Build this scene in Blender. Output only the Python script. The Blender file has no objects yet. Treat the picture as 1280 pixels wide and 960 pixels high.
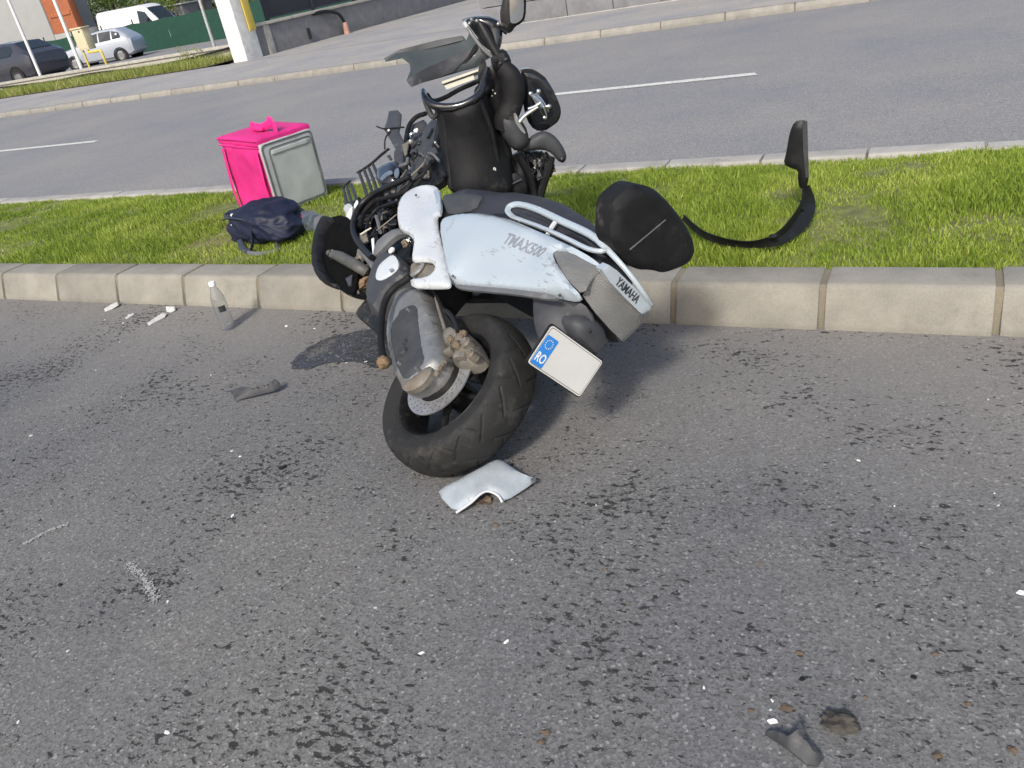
import bpy, bmesh, math, random
import numpy as np
from mathutils import Vector, Matrix, noise
from mathutils.geometry import delaunay_2d_cdt
from mathutils.bvhtree import BVHTree
random.seed(7); rng = np.random.default_rng(7)
scene = bpy.context.scene
COL = scene.collection

# ------------------------------------------------------------------ camera, sky, sun, exposure
CAM_H = 1.45
AX_X = Vector((0.88853159, -0.07071986, -0.45333245))    # world axes seen from the camera (right, up, forward)
AX_Y = Vector((0.42618247, 0.49317921, 0.75838168))
AX_Z = Vector((-0.16994149, 0.86704842, -0.46834488))
cam_rot = Matrix(((AX_X[0], AX_X[1], -AX_X[2]), (AX_Y[0], AX_Y[1], -AX_Y[2]), (AX_Z[0], AX_Z[1], -AX_Z[2])))
cd = bpy.data.cameras.new('camera'); cam = bpy.data.objects.new('camera', cd); COL.objects.link(cam)
cam.matrix_world = Matrix.Translation((0, 0, CAM_H)) @ cam_rot.to_4x4()
cd.sensor_width = 36; cd.lens = 1000 / 1280 * 36; cd.clip_start = .05; cd.clip_end = 1500
scene.camera = cam

SUN_DIR = Vector((0.10, -0.76, 0.65)).normalized()      # towards the sun
world = bpy.data.worlds.new('World'); scene.world = world; world.use_nodes = True
wn = world.node_tree
sky = wn.nodes.new('ShaderNodeTexSky'); sky.sky_type = 'NISHITA'; sky.sun_disc = False
sky.sun_elevation = math.asin(SUN_DIR.z); sky.sun_rotation = math.atan2(SUN_DIR.x, SUN_DIR.y)
sky.air_density = 1.0; sky.dust_density = 3.0; sky.ozone_density = 1.0
bg = wn.nodes['Background']; wn.links.new(sky.outputs[0], bg.inputs[0]); bg.inputs[1].default_value = 0.15
sl = bpy.data.lights.new('sun', 'SUN'); sl.energy = 2.7; sl.angle = math.radians(7); sl.color = (1, .95, .86)
sun = bpy.data.objects.new('sun', sl); COL.objects.link(sun)
sun.rotation_euler = SUN_DIR.to_track_quat('Z', 'Y').to_euler()
vs = scene.view_settings
vs.view_transform = 'Standard'; vs.look = 'None'; vs.gamma = 1; vs.exposure = 0.25; vs.use_curve_mapping = False

# ------------------------------------------------------------------ materials
def nt(name):
    m = bpy.data.materials.new(name); m.use_nodes = True
    return m, m.node_tree, m.node_tree.nodes['Principled BSDF']
def lk(t, a, b): t.links.new(a, b)
def nd(t, typ, **kw):
    n = t.nodes.new(typ)
    for k, v in kw.items():
        if k.startswith('i_'): n.inputs[k[2:].replace('_', ' ')].default_value = v
        else: setattr(n, k, v)
    return n
def ramp(t, stops, interp='LINEAR'):
    r = t.nodes.new('ShaderNodeValToRGB'); e = r.color_ramp.elements; r.color_ramp.interpolation = interp
    while len(e) < len(stops): e.new(.5)
    for x, (p, c) in zip(e, stops):
        x.position = p; x.color = c if len(c) == 4 else (*c, 1)
    return r
def mixc(t, fac, a, b, mode='MIX'):
    m = t.nodes.new('ShaderNodeMix'); m.data_type = 'RGBA'; m.blend_type = mode
    for i, s in ((0, fac), (6, a), (7, b)):
        if hasattr(s, 'is_linked'): lk(t, s, m.inputs[i])
        else: m.inputs[i].default_value = s if i == 0 else (*s, 1) if len(s) == 3 else s
    return m.outputs[2]
def C3(c): return (c, c, c) if isinstance(c, (int, float)) else c
def pm(name, color, rough=.5, metal=0, var=.12, scale=9., bump=.0, bscale=120., dirt=None, dirtamt=.0, dscale=6., coat=0, spec=.5, trans=0, ior=1.45, scratch=None):
    """procedural material: base colour with uneven tone, optional dust/dirt with its own shape, fine relief"""
    m, t, b = nt(name); color = C3(color)
    tc = nd(t, 'ShaderNodeTexCoord')
    n = nd(t, 'ShaderNodeTexNoise', i_Scale=scale, i_Detail=6., i_Roughness=.62); lk(t, tc.outputs['Object'], n.inputs['Vector'])
    lo = tuple(max(0, x * (1 - var)) for x in color); hi = tuple(min(1, x * (1 + var)) for x in color)
    r = ramp(t, [(.3, lo), (.7, hi)]); lk(t, n.outputs[0], r.inputs[0]); out = r.outputs[0]
    rr = nd(t, 'ShaderNodeMapRange'); rr.inputs[1].default_value = .3; rr.inputs[2].default_value = .7
    rr.inputs[3].default_value = max(.02, rough - .1); rr.inputs[4].default_value = min(1, rough + .12)
    lk(t, n.outputs[0], rr.inputs[0]); rgh = rr.outputs[0]
    if dirt:
        n2 = nd(t, 'ShaderNodeTexNoise', i_Scale=dscale, i_Detail=8., i_Roughness=.7); lk(t, tc.outputs['Object'], n2.inputs['Vector'])
        r2 = ramp(t, [(.62 - .3 * dirtamt, (0, 0, 0)), (.78 - .2 * dirtamt, (1, 1, 1))]); lk(t, n2.outputs[0], r2.inputs[0])
        out = mixc(t, r2.outputs[0], out, dirt)
        mx = nd(t, 'ShaderNodeMix'); lk(t, r2.outputs[0], mx.inputs[0]); lk(t, rgh, mx.inputs[2]); mx.inputs[3].default_value = .8; rgh = mx.outputs[0]
    if scratch:
        for rot, sc_ in ((.5, (14, 170, 170)), (-.9, (20, 240, 240))):
            mp = nd(t, 'ShaderNodeMapping'); mp.inputs['Rotation'].default_value = (rot, rot * .8, rot * .6); mp.inputs['Scale'].default_value = sc_; lk(t, tc.outputs['Object'], mp.inputs['Vector'])
            ns = nd(t, 'ShaderNodeTexNoise', i_Scale=1., i_Detail=2.); lk(t, mp.outputs[0], ns.inputs['Vector'])
            nm = nd(t, 'ShaderNodeTexNoise', i_Scale=9., i_Detail=4.); lk(t, tc.outputs['Object'], nm.inputs['Vector'])
            mm = nd(t, 'ShaderNodeMath', operation='MULTIPLY'); lk(t, ns.outputs[0], mm.inputs[0]); lk(t, nm.outputs[0], mm.inputs[1])
            sr = ramp(t, [(.395, (0,) * 3), (.425, (.5,) * 3)]); lk(t, mm.outputs[0], sr.inputs[0]); out = mixc(t, sr.outputs[0], out, scratch)
    lk(t, out, b.inputs['Base Color']); lk(t, rgh, b.inputs['Roughness'])
    b.inputs['Metallic'].default_value = metal; b.inputs['Specular IOR Level'].default_value = spec
    b.inputs['Coat Weight'].default_value = coat; b.inputs['Coat Roughness'].default_value = .08
    b.inputs['Transmission Weight'].default_value = trans; b.inputs['IOR'].default_value = ior
    if bump:
        n3 = nd(t, 'ShaderNodeTexNoise', i_Scale=bscale, i_Detail=4.); lk(t, tc.outputs['Object'], n3.inputs['Vector'])
        bp = nd(t, 'ShaderNodeBump'); bp.inputs['Strength'].default_value = bump; bp.inputs['Distance'].default_value = .004
        lk(t, n3.outputs[0], bp.inputs['Height']); lk(t, bp.outputs[0], b.inputs['Normal'])
    return m

def asphalt(name, dark, lite, pits=1., warm=(1.03, 1.0, .95)):
    m, t, b = nt(name)
    geo = nd(t, 'ShaderNodeNewGeometry'); P = geo.outputs['Position']
    big = nd(t, 'ShaderNodeTexNoise', i_Scale=.6, i_Detail=5., i_Roughness=.6); lk(t, P, big.inputs['Vector'])
    base = ramp(t, [(.32, tuple(dark * w for w in (.97, .99, 1.04))), (.68, tuple(lite * w for w in warm))]); lk(t, big.outputs[0], base.inputs[0])
    # aggregate
    ag = nd(t, 'ShaderNodeTexVoronoi', i_Scale=165.); lk(t, P, ag.inputs['Vector'])
    sp = nd(t, 'ShaderNodeSeparateColor'); lk(t, ag.outputs['Color'], sp.inputs[0])
    agr = ramp(t, [(0, (.68,) * 3), (.4, (.92,) * 3), (.8, (1.1,) * 3), (.95, (1.22,) * 3), (.993, (1.8,) * 3)]); lk(t, sp.outputs[0], agr.inputs[0])
    c = mixc(t, 1., base.outputs[0], agr.outputs[0], 'MULTIPLY')
    fine = nd(t, 'ShaderNodeTexNoise', i_Scale=420., i_Detail=2.); lk(t, P, fine.inputs['Vector'])
    fr = ramp(t, [(.3, (.84,) * 3), (.7, (1.16,) * 3)]); lk(t, fine.outputs[0], fr.inputs[0])
    c = mixc(t, 1., c, fr.outputs[0], 'MULTIPLY')
    # dark open-textured pits where the stone has plucked out, clustered
    mp = nd(t, 'ShaderNodeMapping'); mp.inputs['Rotation'].default_value = (0, 0, -.35); mp.inputs['Scale'].default_value = (.72, 1.2, 1)
    lk(t, P, mp.inputs['Vector'])
    pn = nd(t, 'ShaderNodeTexNoise', i_Scale=47., i_Detail=4., i_Roughness=.66, i_Distortion=.3); lk(t, mp.outputs[0], pn.inputs['Vector'])
    cl = nd(t, 'ShaderNodeTexNoise', i_Scale=2.1, i_Detail=4., i_Roughness=.65); lk(t, P, cl.inputs['Vector'])
    clr = ramp(t, [(.38, (0,) * 3), (.66, (1,) * 3)]); lk(t, cl.outputs[0], clr.inputs[0])
    ad = nd(t, 'ShaderNodeMath', operation='MULTIPLY_ADD'); lk(t, clr.outputs[0], ad.inputs[0]); ad.inputs[1].default_value = .15 * pits; lk(t, pn.outputs[0], ad.inputs[2])
    pr = ramp(t, [(.665, (0,) * 3), (.695, (.97,) * 3)]); lk(t, ad.outputs[0], pr.inputs[0])
    c = mixc(t, pr.outputs[0], c, (.028, .027, .026))
    fl = nd(t, 'ShaderNodeTexNoise', i_Scale=105., i_Detail=3., i_Roughness=.6); lk(t, mp.outputs[0], fl.inputs['Vector'])
    fa = nd(t, 'ShaderNodeMath', operation='MULTIPLY_ADD'); lk(t, clr.outputs[0], fa.inputs[0]); fa.inputs[1].default_value = .07 * pits; lk(t, fl.outputs[0], fa.inputs[2])
    flr = ramp(t, [(.625, (0,) * 3), (.685, (.8,) * 3)]); lk(t, fa.outputs[0], flr.inputs[0])
    c = mixc(t, flr.outputs[0], c, (.05, .049, .048))
    if pits >= 1:    # paler tone towards the kerb, uneven edge
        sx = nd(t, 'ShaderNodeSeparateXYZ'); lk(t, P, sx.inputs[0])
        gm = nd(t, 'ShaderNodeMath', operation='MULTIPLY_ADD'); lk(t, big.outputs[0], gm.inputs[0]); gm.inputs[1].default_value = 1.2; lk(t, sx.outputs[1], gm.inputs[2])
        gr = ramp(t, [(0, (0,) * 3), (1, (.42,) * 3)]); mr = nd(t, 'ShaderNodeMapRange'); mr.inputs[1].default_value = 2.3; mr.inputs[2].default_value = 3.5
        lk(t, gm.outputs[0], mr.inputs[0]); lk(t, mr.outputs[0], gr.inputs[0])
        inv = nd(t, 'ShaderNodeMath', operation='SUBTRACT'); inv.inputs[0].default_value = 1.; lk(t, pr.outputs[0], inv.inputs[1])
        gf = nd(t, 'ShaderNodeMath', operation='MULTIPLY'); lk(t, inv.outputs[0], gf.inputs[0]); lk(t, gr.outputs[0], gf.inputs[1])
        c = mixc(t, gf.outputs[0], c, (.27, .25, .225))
    # rust-brown dusty specks
    rn = nd(t, 'ShaderNodeTexNoise', i_Scale=9., i_Detail=5., i_Roughness=.8); lk(t, P, rn.inputs['Vector'])
    rr = ramp(t, [(.69, (0,) * 3), (.76, (.55,) * 3)]); lk(t, rn.outputs[0], rr.inputs[0])
    c = mixc(t, rr.outputs[0], c, (.14, .10, .075))
    lk(t, c, b.inputs['Base Color']); b.inputs['Roughness'].default_value = .82; b.inputs['Specular IOR Level'].default_value = .35
    h = nd(t, 'ShaderNodeMath', operation='MULTIPLY_ADD'); lk(t, pr.outputs[0], h.inputs[0]); h.inputs[1].default_value = -1.6; lk(t, ag.outputs['Distance'], h.inputs[2])
    h2 = nd(t, 'ShaderNodeMath', operation='MULTIPLY_ADD'); lk(t, fine.outputs[0], h2.inputs[0]); h2.inputs[1].default_value = .5; lk(t, h.outputs[0], h2.inputs[2])
    bp = nd(t, 'ShaderNodeBump'); bp.inputs['Strength'].default_value = .3; bp.inputs['Distance'].default_value = .003
    lk(t, h2.outputs[0], bp.inputs['Height']); lk(t, bp.outputs[0], b.inputs['Normal'])
    return m

def leafy(name, c1, c2, c3, trans=.35):
    m, t, b = nt(name)
    geo = nd(t, 'ShaderNodeNewGeometry')
    pn = nd(t, 'ShaderNodeTexNoise', i_Scale=2.3, i_Detail=4.); lk(t, geo.outputs['Position'], pn.inputs['Vector'])
    ad = nd(t, 'ShaderNodeMath', operation='MULTIPLY_ADD'); lk(t, geo.outputs['Random Per Island'], ad.inputs[0]); ad.inputs[1].default_value = .55
    mr = nd(t, 'ShaderNodeMapRange'); mr.inputs[1].default_value = .3; mr.inputs[2].default_value = .7; mr.inputs[4].default_value = .45; lk(t, pn.outputs[0], mr.inputs[0])
    lk(t, mr.outputs[0], ad.inputs[2])
    r = ramp(t, [(.1, c1), (.5, c2), (.95, c3)]); lk(t, ad.outputs[0], r.inputs[0])
    lk(t, r.outputs[0], b.inputs['Base Color']); b.inputs['Roughness'].default_value = .55; b.inputs['Specular IOR Level'].default_value = .3
    tr = nd(t, 'ShaderNodeBsdfTranslucent'); lk(t, r.outputs[0], tr.inputs[0])
    mx = nd(t, 'ShaderNodeMixShader'); mx.inputs[0].default_value = trans
    lk(t, b.outputs[0], mx.inputs[1]); lk(t, tr.outputs[0], mx.inputs[2])
    lk(t, mx.outputs[0], t.nodes['Material Output'].inputs[0])
    return m

def concrete(name, color, rnd=.16, stain=(.12, .11, .09), bump=.3):
    m, t, b = nt(name)
    geo = nd(t, 'ShaderNodeNewGeometry'); oi = nd(t, 'ShaderNodeObjectInfo'); P = geo.outputs['Position']
    n = nd(t, 'ShaderNodeTexNoise', i_Scale=5., i_Detail=8., i_Roughness=.65); lk(t, P, n.inputs['Vector'])
    r = ramp(t, [(.3, tuple(x * .8 for x in color)), (.7, tuple(x * 1.15 for x in color))]); lk(t, n.outputs[0], r.inputs[0])
    rb = ramp(t, [(0, (1 - rnd,) * 3), (1, (1 + rnd,) * 3)]); lk(t, oi.outputs['Random'], rb.inputs[0])
    c = mixc(t, 1., r.outputs[0], rb.outputs[0], 'MULTIPLY')
    g = nd(t, 'ShaderNodeTexNoise', i_Scale=170., i_Detail=3.); lk(t, P, g.inputs['Vector'])
    gr = ramp(t, [(.3, (.90,) * 3), (.7, (1.09,) * 3)]); lk(t, g.outputs[0], gr.inputs[0]); c = mixc(t, 1., c, gr.outputs[0], 'MULTIPLY')
    s = nd(t, 'ShaderNodeTexNoise', i_Scale=2.7, i_Detail=9., i_Roughness=.72); lk(t, P, s.inputs['Vector'])
    sr = ramp(t, [(.56, (0,) * 3), (.72, (.6,) * 3)]); lk(t, s.outputs[0], sr.inputs[0]); c = mixc(t, sr.outputs[0], c, stain)
    v = nd(t, 'ShaderNodeTexVoronoi', i_Scale=60.); lk(t, P, v.inputs['Vector'])
    vr = ramp(t, [(.05, (1,) * 3), (.1, (0,) * 3)]); lk(t, v.outputs['Distance'], vr.inputs[0]); c = mixc(t, vr.outputs[0], c, tuple(x * .55 for x in color))
    lk(t, c, b.inputs['Base Color']); b.inputs['Roughness'].default_value = .88; b.inputs['Specular IOR Level'].default_value = .3
    bp = nd(t, 'ShaderNodeBump'); bp.inputs['Strength'].default_value = bump; bp.inputs['Distance'].default_value = .004
    lk(t, g.outputs[0], bp.inputs['Height']); lk(t, bp.outputs[0], b.inputs['Normal'])
    return m

M = {}
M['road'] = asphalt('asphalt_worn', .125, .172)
M['road_far'] = asphalt('asphalt_far_lane', .22, .26, .25, (1.05, 1.0, .95))
M['walk'] = asphalt('asphalt_sidewalk', .28, .36, .25, (1.08, 1.0, .90))
M['earth'] = pm('earth', (.11, .08, .05), .95, var=.4, scale=14, bump=.8, bscale=60)
M['thatch'] = pm('grass_thatch', (.15, .16, .055), .95, var=.45, scale=11, bump=.8, bscale=60, dirt=(.17, .125, .08), dirtamt=.1, dscale=2.2)
M['kerb'] = concrete('kerb_concrete', (.26, .246, .212), .12, (.13, .122, .105), .15)
M['kerb_pale'] = concrete('kerb_concrete_pale', (.29, .275, .245), .08)
M['kerb_back'] = concrete('kerb_concrete_back', (.38, .365, .335), .08)
M['mortar'] = concrete('mortar', (.19, .168, .125))
M['wallgrey'] = concrete('wall_render', (.2, .2, .21), .05)
M['wallpale'] = concrete('wall_pale', (.42, .40, .36), .05)
M['pillar'] = concrete('pillar_white', (.74, .73, .70), .03, (.3, .28, .24))
M['paintline'] = pm('road_paint', (.62, .62, .58), .7, var=.2, scale=30, dirt=(.2, .2, .2), dirtamt=.35, dscale=25)
M['grass'] = leafy('grass_blades', (.13, .20, .028), (.29, .39, .05), (.53, .57, .15), .4)
M['drygrass'] = leafy('verge_grass', (.16, .22, .04), (.33, .38, .09), (.52, .50, .22), .4)
M['leaf'] = leafy('tree_leaves', (.06, .10, .02), (.14, .21, .035), (.28, .34, .07), .4)
M['bark'] = pm('bark', (.10, .075, .05), .9, var=.3, scale=20, bump=.8, bscale=40)
M['silver'] = pm('paint_silver_white', (.43, .49, .535), .24, .12, var=.04, scale=3, dirt=(.30, .29, .27), dirtamt=-.02, dscale=11, coat=1.0, scratch=(.2, .2, .2))
M['pearl'] = pm('paint_pearl_white', (.58, .60, .615), .28, .05, var=.04, scale=4, dirt=(.36, .34, .31), dirtamt=-.02, dscale=14, coat=.9, scratch=(.22, .21, .2))
M['silverdirty'] = pm('paint_silver_scuffed', (.36, .40, .43), .4, .2, var=.12, scale=16, dirt=(.25, .24, .22), dirtamt=.18, dscale=24, scratch=(.14, .14, .14))
M['black'] = pm('plastic_black', (.010, .010, .011), .42, var=.3, scale=14, bump=.12, bscale=400, dirt=(.09, .085, .08), dirtamt=.02, dscale=9)
M['blackmatte'] = pm('plastic_black_grained', (.010, .010, .011), .6, spec=.3, scratch=(.05, .05, .05), var=.25, scale=18, bump=.3, bscale=500, dirt=(.10, .095, .09), dirtamt=.05, dscale=7)
M['gloss'] = pm('plastic_gloss_black', (.012, .013, .016), .12, var=.2, scale=9, coat=.7, dirt=(.10, .10, .10), dirtamt=-.05, dscale=12)
M['dgrey'] = pm('plastic_dark_grey', (.045, .047, .052), .55, var=.2, scale=20, bump=.2, bscale=500, dirt=(.2, .19, .17), dirtamt=.06, dscale=12)
M['mgrey'] = pm('plastic_mid_grey', (.125, .128, .135), .5, var=.15, scale=16, dirt=(.25, .24, .21), dirtamt=.1, dscale=14)
M['seat'] = pm('seat_vinyl', (.030, .032, .040), .55, var=.2, scale=12, bump=.25, bscale=350, dirt=(.13, .13, .13), dirtamt=.04, dscale=5)
M['rubber'] = pm('tyre_rubber', (.016, .016, .016), .75, var=.25, scale=22, bump=.25, bscale=260, dirt=(.06, .056, .05), dirtamt=.2, dscale=9)
M['rim'] = pm('wheel_rim_black', (.016, .016, .017), .45, .4, var=.3, scale=20, dirt=(.12, .105, .09), dirtamt=.2, dscale=14)
M['alu'] = pm('cast_aluminium', (.30, .30, .295), .4, .6, var=.18, scale=18, bump=.2, bscale=160, dirt=(.15, .13, .10), dirtamt=.3, dscale=17)
M['aludirty'] = pm('aluminium_muddy', (.19, .175, .15), .6, .25, var=.25, scale=26, bump=.5, bscale=120, dirt=(.17, .13, .085), dirtamt=.4, dscale=20)
M['chrome'] = pm('bright_metal', (.78, .78, .77), .18, 1, var=.08, scale=20)
M['steel'] = pm('brake_steel', (.33, .33, .335), .42, .6, var=.12, scale=40, dirt=(.2, .16, .12), dirtamt=.05, dscale=20)
M['mud'] = pm('dried_mud', (.15, .115, .08), .95, var=.35, scale=40, bump=.9, bscale=110)
M['brown'] = pm('rusty_bolt', (.20, .135, .075), .75, .1, var=.4, scale=50, bump=.5, bscale=150)
M['lamppale'] = pm('lamp_blue_grey', (.16, .19, .23), .25, .3, var=.3, scale=40)
M['forkgrey'] = pm('fork_grey', (.10, .098, .09), .55, .2, var=.25, scale=25, bump=.3, dirt=(.16, .13, .10), dirtamt=.25, dscale=18)
M['void_shade'] = pm('shade_black', (.004, .004, .004), .9, var=.3, scale=20, spec=.1)  # near-black that paints in the shade of the hollow nose
M['ivory'] = pm('ivory_plastic', (.62, .60, .50), .4, var=.1)
M['white'] = pm('white_plastic', (.78, .78, .77), .4, var=.05)
M['plate'] = pm('plate_white', (.60, .60, .58), .35, var=.04, dirt=(.5, .48, .45), dirtamt=.0, dscale=30)
M['blue'] = pm('plate_blue', (.035, .22, .62), .35, var=.06)
M['ink'] = pm('lettering_grey', (.27, .29, .32), .4, .3, var=.05)
M['inkdark'] = pm('lettering_dark', (.035, .036, .04), .45, var=.05)
M['pink'] = pm('bag_pink', (.62, .022, .20), .6, var=.18, scale=5, bump=.6, bscale=18, dirt=(.6, .05, .25), dirtamt=.0)
M['pinkdark'] = pm('bag_pink_strap', (.66, .02, .21), .65, var=.15, scale=10, bump=.4, bscale=200)
M['bagside'] = pm('bag_reflective_grey', (.42, .44, .44), .45, .1, var=.1, scale=7, bump=.12, bscale=18)
M['bagpipe'] = pm('bag_piping', (.11, .115, .12), .6, var=.15)
M['navy'] = pm('backpack_navy', (.009, .012, .034), .62, var=.3, scale=6, bump=.4, bscale=16)
M['navylt'] = pm('backpack_trim', (.03, .036, .065), .7, var=.2)
M['tin'] = pm('grey_metal_post', (.50, .51, .50), .45, .5, var=.1)
M['postwhite'] = pm('white_painted_post', (.74, .74, .72), .5, var=.06)
M['beige'] = pm('cabinet_beige', (.60, .53, .36), .6, var=.08, scale=3)
M['yellow'] = pm('gas_pipe_yellow', (.62, .47, .09), .5, var=.12)
M['carDark'] = pm('car_paint_graphite', (.05, .05, .065), .3, .2, var=.05, scale=2, coat=.6)
M['carSilver'] = pm('car_paint_silver', (.40, .43, .48), .4, .2, var=.03, scale=2, coat=.4)
M['vanWhite'] = pm('van_paint_white', (.72, .72, .72), .35, var=.04, coat=.4)
M['carglass'] = pm('car_glass', (.02, .026, .03), .06, var=.1, spec=.8)
M['greennet'] = pm('green_mesh', (.012, .055, .038), .85, var=.25, scale=4, bump=.3, bscale=6)
M['brickpatch'] = pm('brick_infill', (.36, .12, .055), .9, var=.3, scale=12, bump=.6, bscale=9)
M['bldg'] = pm('grey_render', (.33, .335, .33), .9, var=.06, scale=1.2)
M['navypanel'] = pm('gate_panel_navy', (.035, .037, .05), .5, .2, var=.1, scale=3)
M['orange'] = pm('faded_orange', (.42, .24, .19), .6, var=.2)
M['leafbrown'] = pm('dry_leaf', (.115, .082, .056), .85, var=.35, scale=60)
def wetmat(name):
    m, t, b = nt(name); geo = nd(t, 'ShaderNodeNewGeometry'); P = geo.outputs['Position']
    v = nd(t, 'ShaderNodeTexVoronoi', i_Scale=165.); lk(t, P, v.inputs['Vector']); sp_ = nd(t, 'ShaderNodeSeparateColor'); lk(t, v.outputs['Color'], sp_.inputs[0])
    r = ramp(t, [(0, (.018, .019, .023)), (.6, (.040, .041, .047)), (.95, (.075, .078, .088)), (.99, (.25, .26, .30))]); lk(t, sp_.outputs[0], r.inputs[0]); lk(t, r.outputs[0], b.inputs['Base Color'])
    b.inputs['Roughness'].default_value = .3
    n = nd(t, 'ShaderNodeTexNoise', i_Scale=26., i_Detail=7., i_Roughness=.7); lk(t, P, n.inputs['Vector'])
    n0 = nd(t, 'ShaderNodeTexNoise', i_Scale=7., i_Detail=3.); lk(t, P, n0.inputs['Vector'])
    ad = nd(t, 'ShaderNodeMath', operation='ADD'); lk(t, n.outputs[0], ad.inputs[0]); lk(t, n0.outputs[0], ad.inputs[1])
    f_ = ramp(t, [(.82, (.25,) * 3), (1.0, (1,) * 3)]); lk(t, ad.outputs[0], f_.inputs[0])
    bp_ = nd(t, 'ShaderNodeBump'); bp_.inputs['Strength'].default_value = .5; bp_.inputs['Distance'].default_value = .003; lk(t, v.outputs['Distance'], bp_.inputs['Height']); lk(t, bp_.outputs[0], b.inputs['Normal'])
    tp = nd(t, 'ShaderNodeBsdfTransparent'); mx = nd(t, 'ShaderNodeMixShader'); lk(t, f_.outputs[0], mx.inputs[0]); lk(t, tp.outputs[0], mx.inputs[1]); lk(t, b.outputs[0], mx.inputs[2])
    lk(t, mx.outputs[0], t.nodes['Material Output'].inputs[0]); return m
M['spill'] = wetmat('engine_fluid')
M['scrap'] = pm('scrap_white', (.52, .52, .50), .6, var=.2, scale=60, dirt=(.2, .2, .19), dirtamt=.15, dscale=70)
M['chalk'] = pm('chalky_scrape', (.36, .36, .35), .9, var=.2, scale=60)
M['stone'] = pm('pebble', (.2, .19, .17), .85, var=.3, scale=50)
def glassmat(name, col, rough, alpha_mix, bump=0, bscale=90, wave=False):
    m, t, b = nt(name); tc = nd(t, 'ShaderNodeTexCoord')
    n = nd(t, 'ShaderNodeTexNoise', i_Scale=10., i_Detail=5.); lk(t, tc.outputs['Object'], n.inputs['Vector'])
    r = ramp(t, [(.3, tuple(x * .85 for x in col)), (.7, col)]); lk(t, n.outputs[0], r.inputs[0]); lk(t, r.outputs[0], b.inputs['Base Color'])
    b.inputs['Roughness'].default_value = rough; b.inputs['Transmission Weight'].default_value = alpha_mix; b.inputs['IOR'].default_value = 1.35
    if bump:
        if wave:
            w = nd(t, 'ShaderNodeTexWave', i_Scale=bscale, i_Distortion=.4); w.bands_direction = 'Z'; src = w.outputs['Fac']
        else:
            w = nd(t, 'ShaderNodeTexNoise', i_Scale=bscale); src = w.outputs[0]
        lk(t, tc.outputs['Object'], w.inputs['Vector'])
        bp = nd(t, 'ShaderNodeBump'); bp.inputs['Strength'].default_value = bump; bp.inputs['Distance'].default_value = .003
        lk(t, src, bp.inputs['Height']); lk(t, bp.outputs[0], b.inputs['Normal'])
    return m
M['lens'] = glassmat('lamp_lens_clear', (.40, .40, .39), .10, .6, .35, 50, True)
M['lenscore'] = pm('lamp_reflector', (.36, .36, .345), .35, .5, var=.12, scale=20)
M['screen'] = glassmat('windscreen_tint', (.115, .135, .14), .10, .5)
M['bottle'] = glassmat('bottle_plastic', (.93, .95, .96), .06, .96, .25, 60)
M['mirrorglass'] = pm('mirror_glass', (.80, .83, .85), .04, 1, var=.03)
M['shardclear'] = glassmat('clear_shard', (.85, .88, .90), .15, .5, .3, 60)

# ------------------------------------------------------------------ mesh helpers
CAMP = Vector((0, 0, CAM_H)); I4 = Matrix.Identity(4)
def ray(px, py):
    v = Vector((px - 640, 480 - py, 1000)); return Vector((v.dot(AX_X), v.dot(AX_Y), v.dot(AX_Z)))
def tr(px, py, fr=I4, ax=2, val=0.):
    """world sight-line met with the plane (axis = val) of a frame; gives frame coordinates"""
    inv = fr.inverted(); o = inv @ CAMP; d = inv.to_3x3() @ ray(px, py)
    return o + d * ((val - o[ax]) / d[ax])
def gz(px, py, z=0.): return tr(px, py, I4, 2, z)
def gy(px, py, y): return tr(px, py, I4, 1, y)

def finish(name, me, mat, parent=None, smooth=True, angle=38):
    me.materials.append(M[mat] if isinstance(mat, str) else mat)
    if smooth:
        me.polygons.foreach_set('use_smooth', [True] * len(me.polygons))
        me.set_sharp_from_angle(angle=math.radians(angle))
    o = bpy.data.objects.new(name, me); COL.objects.link(o)
    if parent: o.parent = parent
    return o
def bm_obj(name, bm, mat, parent=None, smooth=True, angle=38, xf=None):
    bmesh.ops.recalc_face_normals(bm, faces=bm.faces)
    me = bpy.data.meshes.new(name); bm.to_mesh(me); bm.free()
    if xf is not None: me.transform(xf)
    return finish(name, me, mat, parent, smooth, angle)
def py_obj(name, v, f, mat, parent=None, smooth=True, angle=38, xf=None, fix=True):
    me = bpy.data.meshes.new(name); me.from_pydata([tuple(p) for p in v], [], f)
    if fix:
        bm = bmesh.new(); bm.from_mesh(me); bmesh.ops.recalc_face_normals(bm, faces=bm.faces); bm.to_mesh(me); bm.free()
    if xf is not None: me.transform(xf)
    return finish(name, me, mat, parent, smooth, angle)
def tag(o, label=None, cat=None, group=None, kind=None):
    for k, v in (('label', label), ('category', cat), ('group', group), ('kind', kind)):
        if v: o[k] = v
    return o
def empty(name, mat=I4):
    o = bpy.data.objects.new(name, None); COL.objects.link(o); o.matrix_world = mat; o.empty_display_size = .1
    return o
def bbox(bm, cx, cy, cz, sx, sy, sz, rot=None, bev=0.):
    m = Matrix.Translation((cx, cy, cz)) @ (rot.to_4x4() if rot else I4) @ Matrix.Diagonal((sx, sy, sz, 1))
    r = bmesh.ops.create_cube(bm, size=1, matrix=m)
    if bev:
        es = list({e for v in r['verts'] for e in v.link_edges})
        bmesh.ops.bevel(bm, geom=es, offset=bev, segments=2, affect='EDGES', profile=.6)
def box(name, mat, parent, c, s, rot=None, bev=.004, xf=None):
    bm = bmesh.new(); bbox(bm, *c, *s, rot, bev); return bm_obj(name, bm, mat, parent, True, 38, xf)
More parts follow.
